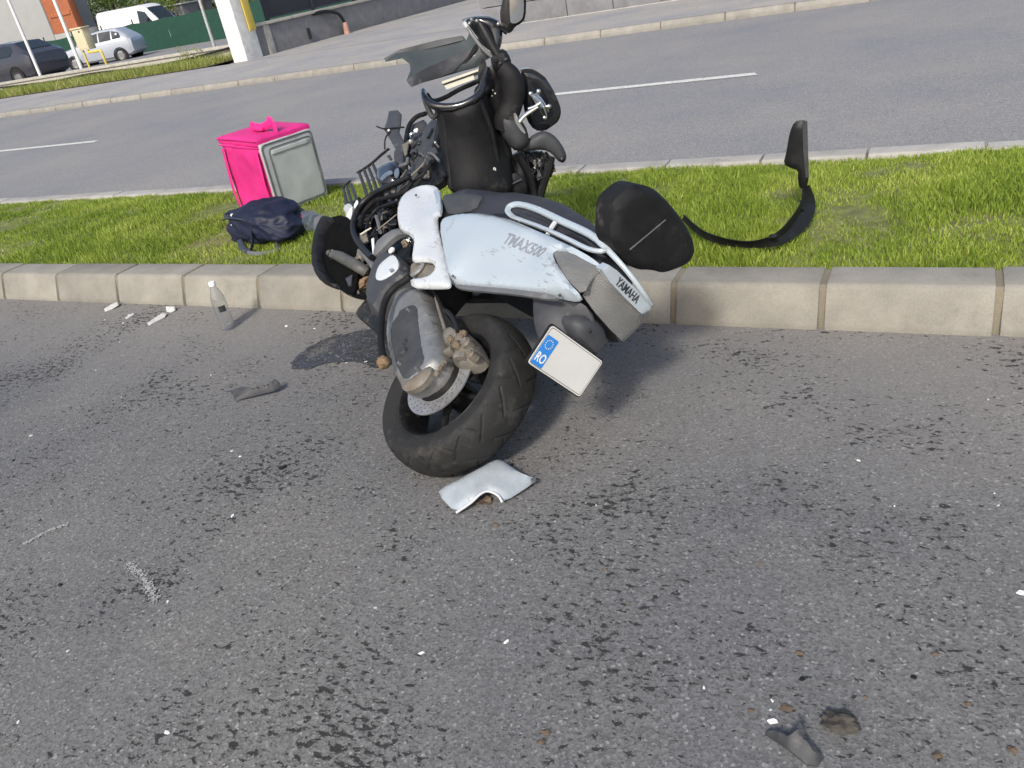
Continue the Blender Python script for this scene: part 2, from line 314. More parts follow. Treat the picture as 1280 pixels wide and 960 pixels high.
def catmull(P, n=5, closed=False):
    P = [Vector(p) for p in P]; out = []; N = len(P)
    for i in range(N if closed else N - 1):
        g = (lambda k: P[k % N]) if closed else (lambda k: P[min(max(k, 0), N - 1)])
        p0, p1, p2, p3 = g(i - 1), g(i), g(i + 1), g(i + 2)
        for k in range(n):
            t = k / n
            out.append(.5 * ((2 * p1) + (p2 - p0) * t + (2 * p0 - 5 * p1 + 4 * p2 - p3) * t * t + (3 * p1 - p0 - 3 * p2 + p3) * t ** 3))
    if not closed: out.append(P[-1])
    return out
def tube_geo(path, rad, seg=8, closed=False, flat=1., nref=None):
    n = len(path); R = rad if hasattr(rad, '__len__') else [rad] * n
    if len(R) != n: R = list(np.interp(np.linspace(0, 1, n), np.linspace(0, 1, len(R)), R))
    v = []; f = []; up = Vector(nref) if nref else None
    for i, p in enumerate(path):
        a = path[(i - 1) % n] if (closed or i > 0) else p; b = path[(i + 1) % n] if (closed or i < n - 1) else p
        d = (b - a).normalized() if (b - a).length > 1e-9 else Vector((0, 0, 1))
        if up is None: up = d.orthogonal()
        s = d.cross(up); s = s.normalized() if s.length > 1e-6 else d.orthogonal().normalized()
        u = s.cross(d).normalized()
        if not nref: up = u
        for k in range(seg):
            w = 2 * math.pi * k / seg; v.append(p + s * (math.cos(w) * R[i]) + u * (math.sin(w) * R[i] * flat))
    for i in range(n if closed else n - 1):
        for k in range(seg):
            f.append((i * seg + k, i * seg + (k + 1) % seg, (i + 1) % n * seg + (k + 1) % seg, (i + 1) % n * seg + k))
    if not closed:
        f.append(tuple(range(seg))); f.append(tuple(range((n - 1) * seg, n * seg)))
    return v, f
def tube(name, mat, parent, pts, rad, fr=None, seg=8, closed=False, flat=1., sm=5, nref=None):
    path = catmull(pts, sm, closed) if sm > 1 and len(pts) > 2 else [Vector(p) for p in pts]
    v, f = tube_geo(path, rad, seg, closed, flat, nref)
    return py_obj(name, v, f, mat, parent, xf=fr)
def lathe(name, mat, parent, prof, seg=48, xf=None, closed=False, disp=None):
    """prof: (radius, height); revolves round local Z"""
    v = []; f = []; n = len(prof)
    for k in range(seg):
        w = 2 * math.pi * k / seg
        for i, (r, h) in enumerate(prof):
            if disp: r = r - disp(w, i)
            v.append((r * math.cos(w), r * math.sin(w), h))
    for k in range(seg):
        for i in range(n if closed else n - 1):
            j = (i + 1) % n; f.append((k * n + i, k * n + j, (k + 1) % seg * n + j, (k + 1) % seg * n + i))
    return py_obj(name, v, f, mat, parent, xf=xf, angle=50)
def chaikin(P, it):
    for _ in range(it):
        Q = []
        for i in range(len(P)):
            a, b = P[i], P[(i + 1) % len(P)]; Q += [a * .75 + b * .25, a * .25 + b * .75]
        P = Q
    return P
def sheet(pts, sgn, bulge, thick, res, edge, wob=0.):
    """pts: (u, v, w) outline; returns verts (u, v, w) and faces of a closed shell with a domed front"""
    P2 = [Vector((p.x, p.y)) for p in pts]; n = len(P2); W = np.array([p.z for p in pts])
    us = [p.x for p in P2]; vs_ = [p.y for p in P2]
    # densify the outline
    D = []; DW = []
    for i in range(n):
        a, b = P2[i], P2[(i + 1) % n]; k = max(1, int((b - a).length / res))
        for j in range(k): D.append(a.lerp(b, j / k)); DW.append(W[i] + (W[(i + 1) % n] - W[i]) * j / k)
    nb = len(D); arr = np.array([(p.x, p.y) for p in D]); DW = np.array(DW)
    A = arr; B = np.roll(arr, -1, 0)
    def inside(x, y):
        c = ((A[:, 1] > y) != (B[:, 1] > y)); dy = np.where(B[:, 1] == A[:, 1], 1e-12, B[:, 1] - A[:, 1])
        return (c & (x < (B[:, 0] - A[:, 0]) * (y - A[:, 1]) / dy + A[:, 0])).sum() % 2 == 1
    def dist(x, y):
        d = B - A; t = np.clip(((np.array([x, y]) - A) * d).sum(1) / np.maximum((d * d).sum(1), 1e-12), 0, 1)
        q = A + d * t[:, None]; return np.sqrt(((q - np.array([x, y])) ** 2).sum(1)).min()
    pts2 = list(D)
    for x in np.arange(min(us) + res / 2, max(us), res):
        for y in np.arange(min(vs_) + res / 2, max(vs_), res):
            if inside(x, y) and dist(x, y) > res * .55: pts2.append(Vector((x, y)))
    r = delaunay_2d_cdt(pts2, [(i, (i + 1) % nb) for i in range(nb)], [], 1, 1e-6)
    V2, F2 = r[0], r[2]; V = []; ring = set()
    for p in V2:
        d2 = ((arr - np.array([p.x, p.y])) ** 2).sum(1) + 1e-9; w = (DW / d2 ** 1.5).sum() / (1 / d2 ** 1.5).sum()
        q = min(dist(p.x, p.y) / edge, 1); h = bulge * math.sqrt(max(0, 1 - (1 - q) ** 2))
        if wob: h += wob * noise.noise((p.x * 14, p.y * 14, bulge * 91)) * q
        V.append((p.x, p.y, w + sgn * h))
    nv = len(V); V += [(x, y, z - sgn * (thick + (z - 0) * 0)) for x, y, z in V]
    F = [tuple(f) for f in F2] + [tuple(reversed([i + nv for i in f])) for f in F2]
    cnt = {}
    for f in F2:
        for i in range(len(f)):
            e = (f[i], f[(i + 1) % len(f)]); k = tuple(sorted(e)); cnt.setdefault(k, []).append(e)
    for k, es in cnt.items():
        if len(es) == 1: a, b = es[0]; F.append((b, a, a + nv, b + nv))
    return V, F
def panel(name, mat, parent, px, fr, ax, val, bulge=.01, thick=.004, res=.016, edge=.03, sm=1, wob=0., to=None):
    """a moulded shell: outline given as sight-lines met with the plane axis=val (or the vertex's own third value) of the frame"""
    L = []
    for p in px: L.append(tr(p[0], p[1], fr, ax, p[2] if len(p) > 2 else val))
    i, j = [(1, 2), (2, 0), (0, 1)][ax]
    cl = fr.inverted() @ CAMP; sgn = 1 if cl[ax] > val else -1
    P = [Vector((p[i], p[j], p[ax])) for p in L]
    if sm: P = chaikin(P, sm)
    V, F = sheet(P, sgn, bulge, thick, res, edge, wob); out = []
    for u, v, w in V:
        q = [0, 0, 0]; q[i] = u; q[j] = v; q[ax] = w; out.append(q)
    o = py_obj(name, out, F, mat, parent, xf=(to.inverted() @ fr) if to is not None else None)
    return o
def text_geo(body, size, shear=0, extr=.0004, bold=0):
    cu = bpy.data.curves.new('txt', 'FONT'); cu.body = body; cu.size = size; cu.shear = shear; cu.extrude = extr; cu.offset = bold
    cu.align_x = 'CENTER'; cu.align_y = 'CENTER'; cu.resolution_u = 3
    o = bpy.data.objects.new('txt', cu); COL.objects.link(o); bpy.context.view_layer.update()
    me = bpy.data.meshes.new_from_object(o.evaluated_get(bpy.context.evaluated_depsgraph_get()))
    bpy.data.objects.remove(o); bpy.data.curves.remove(cu); return me
def letter(name, body, size, mat, parent, origin, U, V, N, shear=0, onto=None, lift=.0012, width=None, bold=0):
    """lettering lying along U with up V and outward N; laid onto the surface of `onto` (same local space)"""
    me = text_geo(body, size, shear, bold=bold); U = Vector(U).normalized(); V = Vector(V).normalized(); N = Vector(N).normalized()
    bv = None
    if onto:
        bv = BVHTree.FromPolygons([v.co for v in onto.data.vertices], [p.vertices[:] for p in onto.data.polygons])
        bm = bmesh.new(); bm.from_mesh(me); bmesh.ops.triangulate(bm, faces=bm.faces); bm.to_mesh(me); bm.free()
    xs = [v.co.x for v in me.vertices]; k = width / (max(xs) - min(xs)) if width else 1
    for v in me.vertices:
        p = Vector(origin) + U * (v.co.x * k) + V * v.co.y
        z = v.co.z
        if bv:
            h = bv.ray_cast(p + N * .15, -N)
            if h[0] is not None: p = h[0]
        v.co = p + N * (lift + z)
    return finish(name, me, mat, parent, False)

# ------------------------------------------------------------------ setting: roads, median, kerbs, pavement
def strip(name, x0, x1, y0, y1, z, mat, parent=None, nx=1, ny=1):
    v = []; f = []
    for a in range(nx + 1):
        for b in range(ny + 1): v.append((x0 + (x1 - x0) * a / nx, y0 + (y1 - y0) * b / ny, z))
    for a in range(nx):
        for b in range(ny): f.append((a * (ny + 1) + b, (a + 1) * (ny + 1) + b, (a + 1) * (ny + 1) + b + 1, a * (ny + 1) + b + 1))
    o = py_obj(name, v, f, mat, parent, False)
    if not parent: o['kind'] = 'structure'
    return o
KY = 2.92
strip('ground', -500, 500, -300, 700, -.06, 'earth')
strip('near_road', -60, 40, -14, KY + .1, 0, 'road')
strip('far_road', -80, 40, 4.85, 13.3, 0, 'road_far')
strip('far_sidewalk', -80, 40, 13.35, 17.6, .1, 'walk')
strip('driveway', -17.4, 40, 17.6, 60, .104, 'walk')
strip('parking_lot', -120, -17.4, 19.4, 90, .12, 'road_far')
strip('verge_soil', -80, -18.3, 17.6, 19.2, .115, 'earth')
# median soil, gently domed
v = []; f = []; NX, NY = 120, 14
for a in range(NX + 1):
    for b in range(NY + 1):
        x = -28 + 34 * a / NX; y = 3.12 + (4.80 - 3.12) * b / NY
        v.append((x, y, .125 + .03 * math.sin(math.pi * b / NY) + .012 * noise.noise((x * 3, y * 3, 1))))
for a in range(NX):
    for b in range(NY): f.append((a * (NY + 1) + b, (a + 1) * (NY + 1) + b, (a + 1) * (NY + 1) + b + 1, a * (NY + 1) + b + 1))
tag(py_obj('median_soil', v, f, 'thatch'), kind='structure')
def median_z(x, y): return .125 + .035 * math.sin(math.pi * (y - 3.12) / 2.13)

def kerb_mesh(name, L, prof, bev=.008):
    bm = bmesh.new(); a = [bm.verts.new((0, y, z)) for y, z in prof]; b = [bm.verts.new((L, y, z)) for y, z in prof]; n = len(prof)
    bm.faces.new(a); bm.faces.new(list(reversed(b)))
    for i in range(n): bm.faces.new((a[i], a[(i + 1) % n], b[(i + 1) % n], b[i]))
    bmesh.ops.recalc_face_normals(bm, faces=bm.faces)
    bmesh.ops.bevel(bm, geom=list(bm.edges), offset=bev, segments=2, affect='EDGES', profile=.5)
    bmesh.ops.triangulate(bm, faces=[q for q in bm.faces if len(q.verts) > 4])
    me = bpy.data.meshes.new(name); bm.to_mesh(me); bm.free()
    return me
def kerb(name, y, x0, x1, pitch, gap, prof, bedprof, mat, jitter=.004, phase=0.):
    n = len(bedprof); v = [(x0, y + a, b) for a, b in bedprof] + [(x1, y + a, b) for a, b in bedprof]
    f = [tuple(range(n)), tuple(range(2 * n - 1, n - 1, -1))] + [(i, (i + 1) % n, (i + 1) % n + n, i + n) for i in range(n)]
    bed = tag(py_obj(name, v, f, 'mortar', None, False), kind='structure')
    me = kerb_mesh('kerb_block', pitch - gap, prof); me.materials.append(M[mat])
    me.polygons.foreach_set('use_smooth', [True] * len(me.polygons)); me.set_sharp_from_angle(angle=.7)
    x = x0 + phase
    while x < x1 - pitch:
        o = bpy.data.objects.new('kerb_block', me); COL.objects.link(o); o.parent = bed
        o.location = (x + gap / 2, y + random.uniform(-1, 1) * jitter, random.uniform(-1, .6) * jitter)
        o.rotation_euler = (0, 0, random.uniform(-1, 1) * .004)
        x += pitch
near_kerb = kerb('near_kerb', KY, -26 + .0, 8, .5745, .022,
                 [(0, -.04), (.0, .02), (.05, .152), (.068, .165), (.235, .165), (.24, .155), (.24, -.04)],
                 [(.007, -.05), (.052, .142), (.07, .156), (.22, .156), (.22, -.05)], 'kerb', .003, .222 - (-26) - .5745 * 45 - .0)
kerb('median_back_kerb', 4.79, -26, 8, .57, .012, [(0, -.04), (0, .143), (.008, .15), (.14, .15), (.15, .14), (.15, -.04)],
     [(.02, -.05), (.02, .13), (.12, .13), (.12, -.05)], 'kerb_back', .006)
kerb('far_kerb', 13.22, -58, 14, 1.0, .02, [(0, -.04), (.0, .05), (.02, .108), (.03, .112), (.17, .112), (.18, .105), (.18, -.04)],
     [(.006, -.05), (.03, .102), (.16, .102), (.16, -.05)], 'kerb_pale', .008)
# lane dashes on the far carriageway
for x0, x1 in ((-16.6, -11.55), (-5.2, -1.62), (3.4, 8.4), (-26.5, -21.5)):
    n = 40; L = [(x0 + (x1 - x0) * i / n, 8.42 + .006 * noise.noise((x0 + i * .9, 0, 0)), .005) for i in range(n + 1)]
    R = [(x0 + (x1 - x0) * i / n - .06 * (i == n), 8.56 + .006 * noise.noise((x0 + i * .9, 5, 0)), .005) for i in range(n + 1)]
    tag(py_obj('lane_marking', L + R, [(i, i + 1, i + n + 2, i + n + 1) for i in range(n)], 'paintline', None, False), kind='structure')

# ------------------------------------------------------------------ grass (uncountable: one object each)
def blades(name, mat, xs, ys, zs, hmin, hmax, wid, lean=.45, hs=1.):
    n = len(xs); h = rng.uniform(hmin, hmax, n) * hs; a = rng.uniform(0, 2 * np.pi, n); l = rng.uniform(.05, lean, n) * h; b = rng.uniform(0, 2 * np.pi, n)
    w = rng.uniform(.6, 1.2, n) * wid; dx, dy = np.cos(a) * w, np.sin(a) * w; lx, ly = np.cos(b) * l, np.sin(b) * l
    V = np.zeros((n, 5, 3))
    V[:, 0] = np.c_[xs - dx, ys - dy, zs - .01]; V[:, 1] = np.c_[xs + dx, ys + dy, zs - .01]
    V[:, 2] = np.c_[xs - dx * .8 + lx * .4, ys - dy * .8 + ly * .4, zs + h * .55]; V[:, 3] = np.c_[xs + dx * .8 + lx * .4, ys + dy * .8 + ly * .4, zs + h * .55]
    V[:, 4] = np.c_[xs + lx, ys + ly, zs + h * rng.uniform(.85, 1, n)]
    base = np.arange(n)[:, None] * 5
    q = (base + np.array([[0, 1, 3, 2]])); t3 = base + np.array([[2, 3, 4]])
    loops = np.concatenate([np.c_[q, t3].ravel()])
    me = bpy.data.meshes.new(name); me.vertices.add(n * 5); me.vertices.foreach_set('co', V.ravel())
    me.loops.add(n * 7); me.loops.foreach_set('vertex_index', loops.astype(np.int32))
    me.polygons.add(n * 2); st = (np.arange(n)[:, None] * 7 + np.array([[0, 4]])).ravel()
    me.polygons.foreach_set('loop_start', st.astype(np.int32)); me.update(calc_edges=True); me.validate()
    return finish(name, me, mat, None, False)
N = 270000
u = rng.uniform(0, 1, N) ** 1.7; gx = 1.9 - u * 15; gy_ = rng.uniform(3.135, 4.80, N)
cl = np.array([noise.noise((x * 1.6, y * 1.6, 3.)) + .5 * noise.noise((x * 5, y * 5, 9.)) for x, y in zip(gx[::1], gy_[::1])])
keep = (rng.uniform(-.55, .2, N) < cl + .14); gx, gy_, cl = gx[keep], gy_[keep], cl[keep]
gzz = .122 + .03 * np.sin(np.pi * (gy_ - 3.12) / 1.68); hs = np.clip(.8 + .95 * cl, .35, 1.35) * np.where(gy_ > 4.6, .75, 1.)
g = blades('grass', 'grass', gx, gy_, gzz, .022, .056, .0030, .8, hs)
tag(g, 'short bright green grass covering the median strip', 'grass', kind='stuff')
n2 = 16000; vx = rng.uniform(-40, -18.4, n2); vy = rng.uniform(17.7, 19.15, n2)
tag(blades('verge_weeds', 'drygrass', vx, vy, np.full(n2, .11) , .06, .32, .009, .9), 'tall yellow green weeds growing along the low wall', 'weeds', kind='stuff')

# ------------------------------------------------------------------ crashed scooter: frame = rear axle; x forward, y left, z up
BC = Vector((-1.374, 1.9386, .199))
BF = Vector((-0.82021, 0.57195, 0.01114)).normalized(); BL = Vector((-0.30536, -0.45421, 0.83693)).normalized(); BU = BF.cross(BL).normalized(); BL = BU.cross(BF)
BIKE = Matrix(((BF.x, BL.x, BU.x, BC.x), (BF.y, BL.y, BU.y, BC.y), (BF.z, BL.z, BU.z, BC.z), (0, 0, 0, 1)))
bike = empty('motor_scooter', BIKE)
tag(bike, 'crashed silver and black maxi scooter lying against the concrete kerb', 'scooter')
def bp(name, mat, px, ax, val, par=None, **k): return panel(name, mat, par or bike, px, BIKE, ax, val, **k)
def bt(name, mat, px, val, rad, par=None, ax=1, **k):
    return tube(name, mat, par or bike, [tr(p[0], p[1], BIKE, ax, p[2] if len(p) > 2 else val) for p in px], rad, **k)
XW = Matrix.Rotation(-math.pi / 2, 4, 'X')       # lathe axis z -> bike y (left)

# rear wheel -----------------------------------------------------------------
rw = empty('rear_wheel', I4); rw.parent = bike
def tyre_prof(R, w, rr, n=66):
    """outer crown of a rounded motorcycle tyre then the inner side, as (radius, z)"""
    P = []
    for i in range(n + 1):
        a = -1 + 2 * i / n; z = w * math.sin(a * math.pi / 2 * .98)
        r = R - (R - rr - .045) * (1 - math.cos(a * math.pi / 2 * .92)) * .82
        P.append((r, z))
    P += [(rr + .022, w * .93), (rr, w * .78), (rr - .006, w * .6), (rr - .006, -w * .6), (rr, -w * .78), (rr + .022, -w * .93)]
    return P
def groove(w, i):
    if not 4 <= i <= 62: return 0
    s = (i - 33) / 29; g = 0
    for k, (per, off, sl) in enumerate(((17, 0., .20), (17, .19, -.10), (34, .05, .05))):
        ph = (w - sl * abs(s) * 2 + off + (.11 if s > 0 else 0)) % (2 * math.pi / per)
        if ph < (.032 if k < 2 else .02) and ((.10 < abs(s) < .70) if k == 0 else (.40 < abs(s) < .92) if k == 1 else (.78 < abs(s) < .98)): g = .0032 if k < 2 else .0018
    return g
lathe('tyre', 'rubber', rw, tyre_prof(.294, .086, .193), 420, XW, True, groove)
rim_o = lathe('rim', 'rim', rw, [(.203, .066), (.198, .072), (.190, .066), (.182, .05), (.172, .02), (.172, -.02), (.182, -.05), (.190, -.066), (.198, -.072), (.203, -.066), (.180, -.03), (.180, .03)], 96, XW, True)
for k in range(5):
    w = 2 * math.pi * k / 5 + .3
    a = Vector((math.cos(w), 0, math.sin(w))); tn = Vector((-math.sin(w), 0, math.cos(w)))
    tube('spoke', 'rim', rw, [a * .03 + Vector((0, .02, 0)), a * .10 + Vector((0, .014, 0)) + tn * .008, a * .176], [.026, .017, .022], seg=8, flat=.7)
lathe('hub', 'rim', rw, [(.0, .05), (.045, .05), (.05, .03), (.05, -.05), (0, -.05)], 32, XW)
# drilled brake disc
P2 = []; E2 = []
def loop(r, n, cx=0, cy=0):
    s = len(P2)
    for k in range(n): P2.append(Vector((cx + r * math.cos(2 * math.pi * k / n), cy + r * math.sin(2 * math.pi * k / n))))
    for k in range(n): E2.append((s + k, s + (k + 1) % n))
loop(.138, 96); loop(.088, 64); holes = []
for j, r in enumerate((.100, .113, .126)):
    for k in range(30):
        w = 2 * math.pi * (k + j / 3) / 30; holes.append((r * math.cos(w), r * math.sin(w))); loop(.0038, 8, *holes[-1])
cdt = delaunay_2d_cdt(P2, E2, [], 1, 1e-6); V2, F2 = cdt[0], cdt[2]; ha = np.array(holes); F = []
for f in F2:
    c = sum((V2[i] for i in f), Vector((0, 0))) / len(f)
    if c.length < .0875 or np.hypot(ha[:, 0] - c.x, ha[:, 1] - c.y).min() < .0025: continue
    F.append(tuple(f))
nv = len(V2); V = [(p.x, .095, p.y) for p in V2] + [(p.x, .090, p.y) for p in V2]
cnt = {}
for f in F:
    for i in range(len(f)): cnt.setdefault(tuple(sorted((f[i], f[(i + 1) % len(f)]))), []).append((f[i], f[(i + 1) % len(f)]))
F = F + [tuple(i + nv for i in reversed(f)) for f in F] + [(e[0][1], e[0][0], e[0][0] + nv, e[0][1] + nv) for e in cnt.values() if len(e) == 1]
py_obj('brake_disc', V, F, 'steel', rw)
lathe('disc_carrier', 'rim', rw, [(.095, .093), (.06, .098), (.04, .09), (.04, .03), (.06, .085), (.095, .089)], 40, XW, True)

# swing arm and chain case ----------------------------------------------------
case = bp('swing_arm_case', 'alu', [(503.8, 362), (516.5, 359.6), (537, 364), (541.7, 381), (551, 402), (554, 427), (560, 447.7), (551, 468), (531, 487), (508, 492), (499, 478), (492.4, 455), (486.7, 431.7), (487.8, 406.5), (495.8, 383.5)], 1, .135, bulge=.045, thick=.05, edge=.05)
ins = bp('case_cover', 'dgrey', [(505, 384), (518.7, 380), (523, 386), (524.5, 408.7), (529, 436), (532.5, 452), (521, 466), (505, 475), (499, 463.7), (493, 447.7), (487.5, 418), (491, 402)], 1, .178, par=case, bulge=.010, thick=.02, edge=.015)
for (a, b, r) in ((506.6, 428, .009), (504, 440, .017), (511, 388, .006), (522, 462, .006), (500, 455, .006)):
    c = tr(a, b, BIKE, 1, .19); lathe('bolt', 'dgrey' if r > .008 else 'mgrey', case, [(0, .011), (r * .8, .011), (r, .007), (r, -.012)], 16, Matrix.Translation(c) @ XW)
bp('case_rim', 'aludirty', [(503, 478), (520, 470), (536, 456), (541, 462), (530, 480), (512, 490), (502, 487)], 1, .172, par=case, bulge=.012, thick=.02, edge=.02, wob=.004)
# muddy caliper, carrier and hoses
cal = bp('brake_caliper', 'aludirty', [(556, 424), (562, 413), (575, 410), (588, 418), (596, 432), (601, 444), (592, 455), (578, 458), (566, 456), (572, 446), (569, 437), (558, 436)], 1, .115, bulge=.03, thick=.05, edge=.025, wob=.014, res=.01)
lumps = [(564, 424, .15, .013, 'mud'), (579, 417, .15, .012, 'mud'), (572, 431, .15, .014, 'mud'), (594, 448, .13, .010, 'mud'), (555, 453, .15, .010, 'aludirty'), (546, 467, .15, .010, 'aludirty'), (551, 460, .15, .008, 'mud')]
def lump(name, mat, par, c, r, seed=0, amp=.35, sq=(1, 1, 1), sub=3, xf=None):
    bm = bmesh.new(); bmesh.ops.create_icosphere(bm, subdivisions=sub, radius=1)
    for v in bm.verts:
        n_ = noise.noise(v.co * 1.9 + Vector((seed * 3.7, seed, 0))) + .5 * noise.noise(v.co * 4.5 + Vector((seed, 0, seed * 2)))
        v.co = Vector(c) + Vector((v.co.x * sq[0], v.co.y * sq[1], v.co.z * sq[2])) * (r * (1 + amp * n_))
    return bm_obj(name, bm, mat, par, xf=xf)
for k, (a, b, y, r, m) in enumerate(lumps): lump('caliper_casting' if m != 'mud' else 'mud_clod', m, cal, tr(a, b, BIKE, 1, y), r, k, .45)
bt('brake_hose', 'blackmatte', [(541, 360), (549, 377), (556, 391), (562, 403), (572, 412)], .15, .0075, cal)
bt('brake_hose', 'black', [(556, 388), (563, 393), (569, 403), (573, 414)], .155, .009, cal)
bt('brake_hose', 'aludirty', [(545, 372), (548, 385), (552, 398), (556, 412)], .15, .006, cal)
for a, b, r in ((584, 430, .017), (590, 444, .015)): lathe('caliper_piston', 'aludirty', cal, [(0, .02), (r * .7, .02), (r * .8, .012), (r, .01), (r, -.02)], 18, Matrix.Translation(tr(a, b, BIKE, 1, .145)) @ XW)
for a, b, sx, sz, rz in ((577, 446, .05, .022, .5), (570, 420, .035, .02, -.4), (562, 440, .03, .018, .9)): box('caliper_arm', 'aludirty', cal, tr(a, b, BIKE, 1, .14), (sx, .03, sz), Matrix.Rotation(rz, 3, 'Y'), .005)
# frame, engine and dark works inside
eng = empty('engine', I4); eng.parent = bike
def bbx(name, mat, par, c, s, rot=None, bev=.01): return box(name, mat, par, c, s, rot, bev)
bbx('crankcase', 'rim', eng, (.60, 0, .08), (.36, .24, .2), None, .03)
bbx('fuel_tank', 'black', bike, (.72, 0, .27), (.45, .22, .18), None, .04)
bbx('underseat_tub', 'black', bike, (.18, .0, .42), (.8, .26, .10), None, .04)
for s in (1, -1): tube('frame_rail', 'black', bike, [(-.3, .1 * s, .45), (.2, .11 * s, .42), (.66, .12 * s, .28), (1.05, .12 * s, .22), (1.25, .06 * s, .5)], .02)
tube('shock_absorber', 'alu', bike, [(.5, -.12, .0), (.15, -.13, .1)], .025, seg=12)
tube('exhaust', 'dgrey', bike, [(.55, -.12, -.02), (.25, -.155, .10), (.0, -.165, .15), (-.08, -.165, .16)], [.025, .045, .05, .045], seg=14)

# dark cover with the pale oval inlay and black hose
cov = bp('transmission_cover', 'dgrey', [(485, 316), (495, 317), (508, 328), (513, 346), (508, 354), (491, 364), (483, 376), (475, 391), (466, 393), (461, 383), (460, 366), (465, 348), (471, 330)], 1, .19, bulge=.03, thick=.05, edge=.03)
bp('oval_inlay', 'pearl', [(469, 345), (472.5, 333), (480, 325), (490, 318), (496, 322), (499, 333), (492, 342), (479, 350), (471, 350.5)], 1, .222, par=cov, bulge=.004, thick=.012, edge=.01)
bp('inlay_mark', 'ink', [(486, 337), (490, 335), (492, 337), (488, 340)], 1, .231, par=cov, bulge=.001, thick=.003, sm=0)
bt('breather_hose', 'blackmatte', [(512, 346), (503, 353), (494, 359), (484, 371), (478.5, 388), (476.5, 405), (476, 422), (477, 438), (480, 448)], .235, .0125, seg=10)
lump('hose_fitting', 'brown', bike, tr(479, 453, BIKE, 1, .235), .022, 4, .3)

# bodywork ---------------------------------------------------------------------
sidec = bp('side_cover', 'pearl', [(534.4, 230.6, .16), (545.6, 233, .15), (550.9, 241, .15), (552.2, 268, .185), (545.5, 270, .19), (546.5, 281, .195), (551, 304, .21), (554.5, 322.5, .215), (559, 341, .22), (563, 354.4, .222), (561, 359, .222), (555, 360, .222), (536, 360, .222), (514.7, 359.6, .222), (512.3, 349, .222), (536, 346.5, .222), (544.7, 339.4, .222), (543, 330, .222), (536, 327, .222), (518.4, 327.8, .222), (514.7, 326, .222), (516.6, 315, .22), (518.4, 302, .22), (513, 294.4, .22), (502.5, 289.7, .22), (498, 283, .218), (496.5, 266, .21), (499.7, 253, .20), (508, 242, .185), (521, 234.4, .17)], 1, .2, bulge=.012, thick=.008, edge=.018, res=.010)
bp('panel_crease', 'silver', [(541, 233, .158), (550, 240, .155), (551.5, 267, .187), (546, 269, .19), (545, 250, .178)], 1, .17, par=sidec, bulge=.012, thick=.01, edge=.02)
for a, b in ((520, 244), (506, 280), (548, 350), (522, 354)): lump('bolt', 'dgrey', sidec, tr(a, b, BIKE, 1, .222 if b > 300 else .205), .005, 1, .1)
bp('footpeg_pocket', 'aludirty', [(514, 326), (543, 327), (546, 341), (536, 348), (512, 350)], 1, .195, par=sidec, bulge=.012, thick=.01, wob=.006)
bt('folded_footpeg', 'alu', [(515, 345), (524, 338), (529, 330)], .215, .008, sidec)
cowl = bp('rear_cowl', 'silver', [(552, 278.5), (560.6, 271), (577.5, 267.3), (600, 266.5), (626, 271), (649, 279), (667.5, 287), (682.5, 293.5, .185), (701, 301.5, .175), (720, 311, .165), (738, 321, .155), (753, 333, .135), (747, 333, .14), (731, 325.5, .15), (716, 316.5, .165), (697, 312.5, .178), (690.5, 316, .185), (692, 323, .185), (700, 336, .18), (712, 354, .165), (728, 371, .148), (721, 376, .135), (705, 373.5, .145), (690, 369.5, .15), (667, 366.5, .158), (630, 362, .163), (592, 359.5, .168), (568, 357, .175), (561, 350), (557, 330), (553, 305), (550.5, 290)], 1, .2, bulge=.022, thick=.008, edge=.05, res=.011, sm=1)
letter('lettering', 'TMAX500', .052, 'ink', cowl, tr(648, 301, BIKE, 1, .23), BIKE.inverted().to_3x3() @ (BIKE.to_3x3() @ (tr(680, 311, BIKE, 1, .2) - tr(617, 290, BIKE, 1, .2))), (.10, 0, 1), (0, 1, 0), .35, cowl, .0008, .205, .0011)
bp('cowl_gap', 'black', [(553, 268), (557, 262), (640, 264), (680, 280), (720, 303), (725, 316), (700, 308), (650, 284), (600, 271), (566, 272), (556, 282), (557, 310), (565, 350), (560, 352), (551, 320), (547, 285)], 1, .155, bulge=.004, thick=.02)
for a, b, y in ((566, 345, .212), (700, 369, .17), (606, 275, .21)): lump('bolt', 'dgrey', cowl, tr(a, b, BIKE, 1, y), .005, 1, .1)
bp('lower_cowl_edge', 'mgrey', [(568, 355), (600, 358), (640, 361), (680, 366), (700, 371), (690, 375), (640, 367), (590, 363), (570, 360)], 1, .19, bulge=.004, thick=.01)
# seat: lofted along the bike
def loft(name, mat, par, secs, ncs=18, e=.55):
    v = []; f = []
    for (x, w, z0, z1, *yo) in secs:
        y0 = yo[0] if yo else 0
        for k in range(ncs):
            a = 2 * math.pi * k / ncs; c, s_ = math.cos(a), math.sin(a)
            v.append((x, y0 + w * math.copysign(abs(c) ** e, c), (z0 + z1) / 2 + (z1 - z0) / 2 * math.copysign(abs(s_) ** e, s_)))
    n = len(secs)
    for i in range(n - 1):
        for k in range(ncs): f.append((i * ncs + k, i * ncs + (k + 1) % ncs, (i + 1) * ncs + (k + 1) % ncs, (i + 1) * ncs + k))
    f += [tuple(range(ncs)), tuple(range((n - 1) * ncs, n * ncs))]
    return py_obj(name, v, f, mat, par, angle=50)
seat = loft('seat', 'seat', bike, [(.90, .05, .50, .56), (.84, .10, .48, .635), (.70, .14, .46, .675), (.54, .155, .45, .69), (.42, .16, .45, .70), (.34, .16, .45, .72), (.22, .155, .45, .735), (.08, .15, .46, .735), (-.06, .14, .47, .715), (-.18, .12, .49, .68), (-.27, .08, .5, .64)], 24, .6)
bp('seat_front_trim', 'dgrey', [(552, 246), (560, 242), (596, 242), (604, 246), (600, 250), (596, 262), (562, 269), (557, 262)], 1, .165, par=seat, bulge=.012, thick=.02)
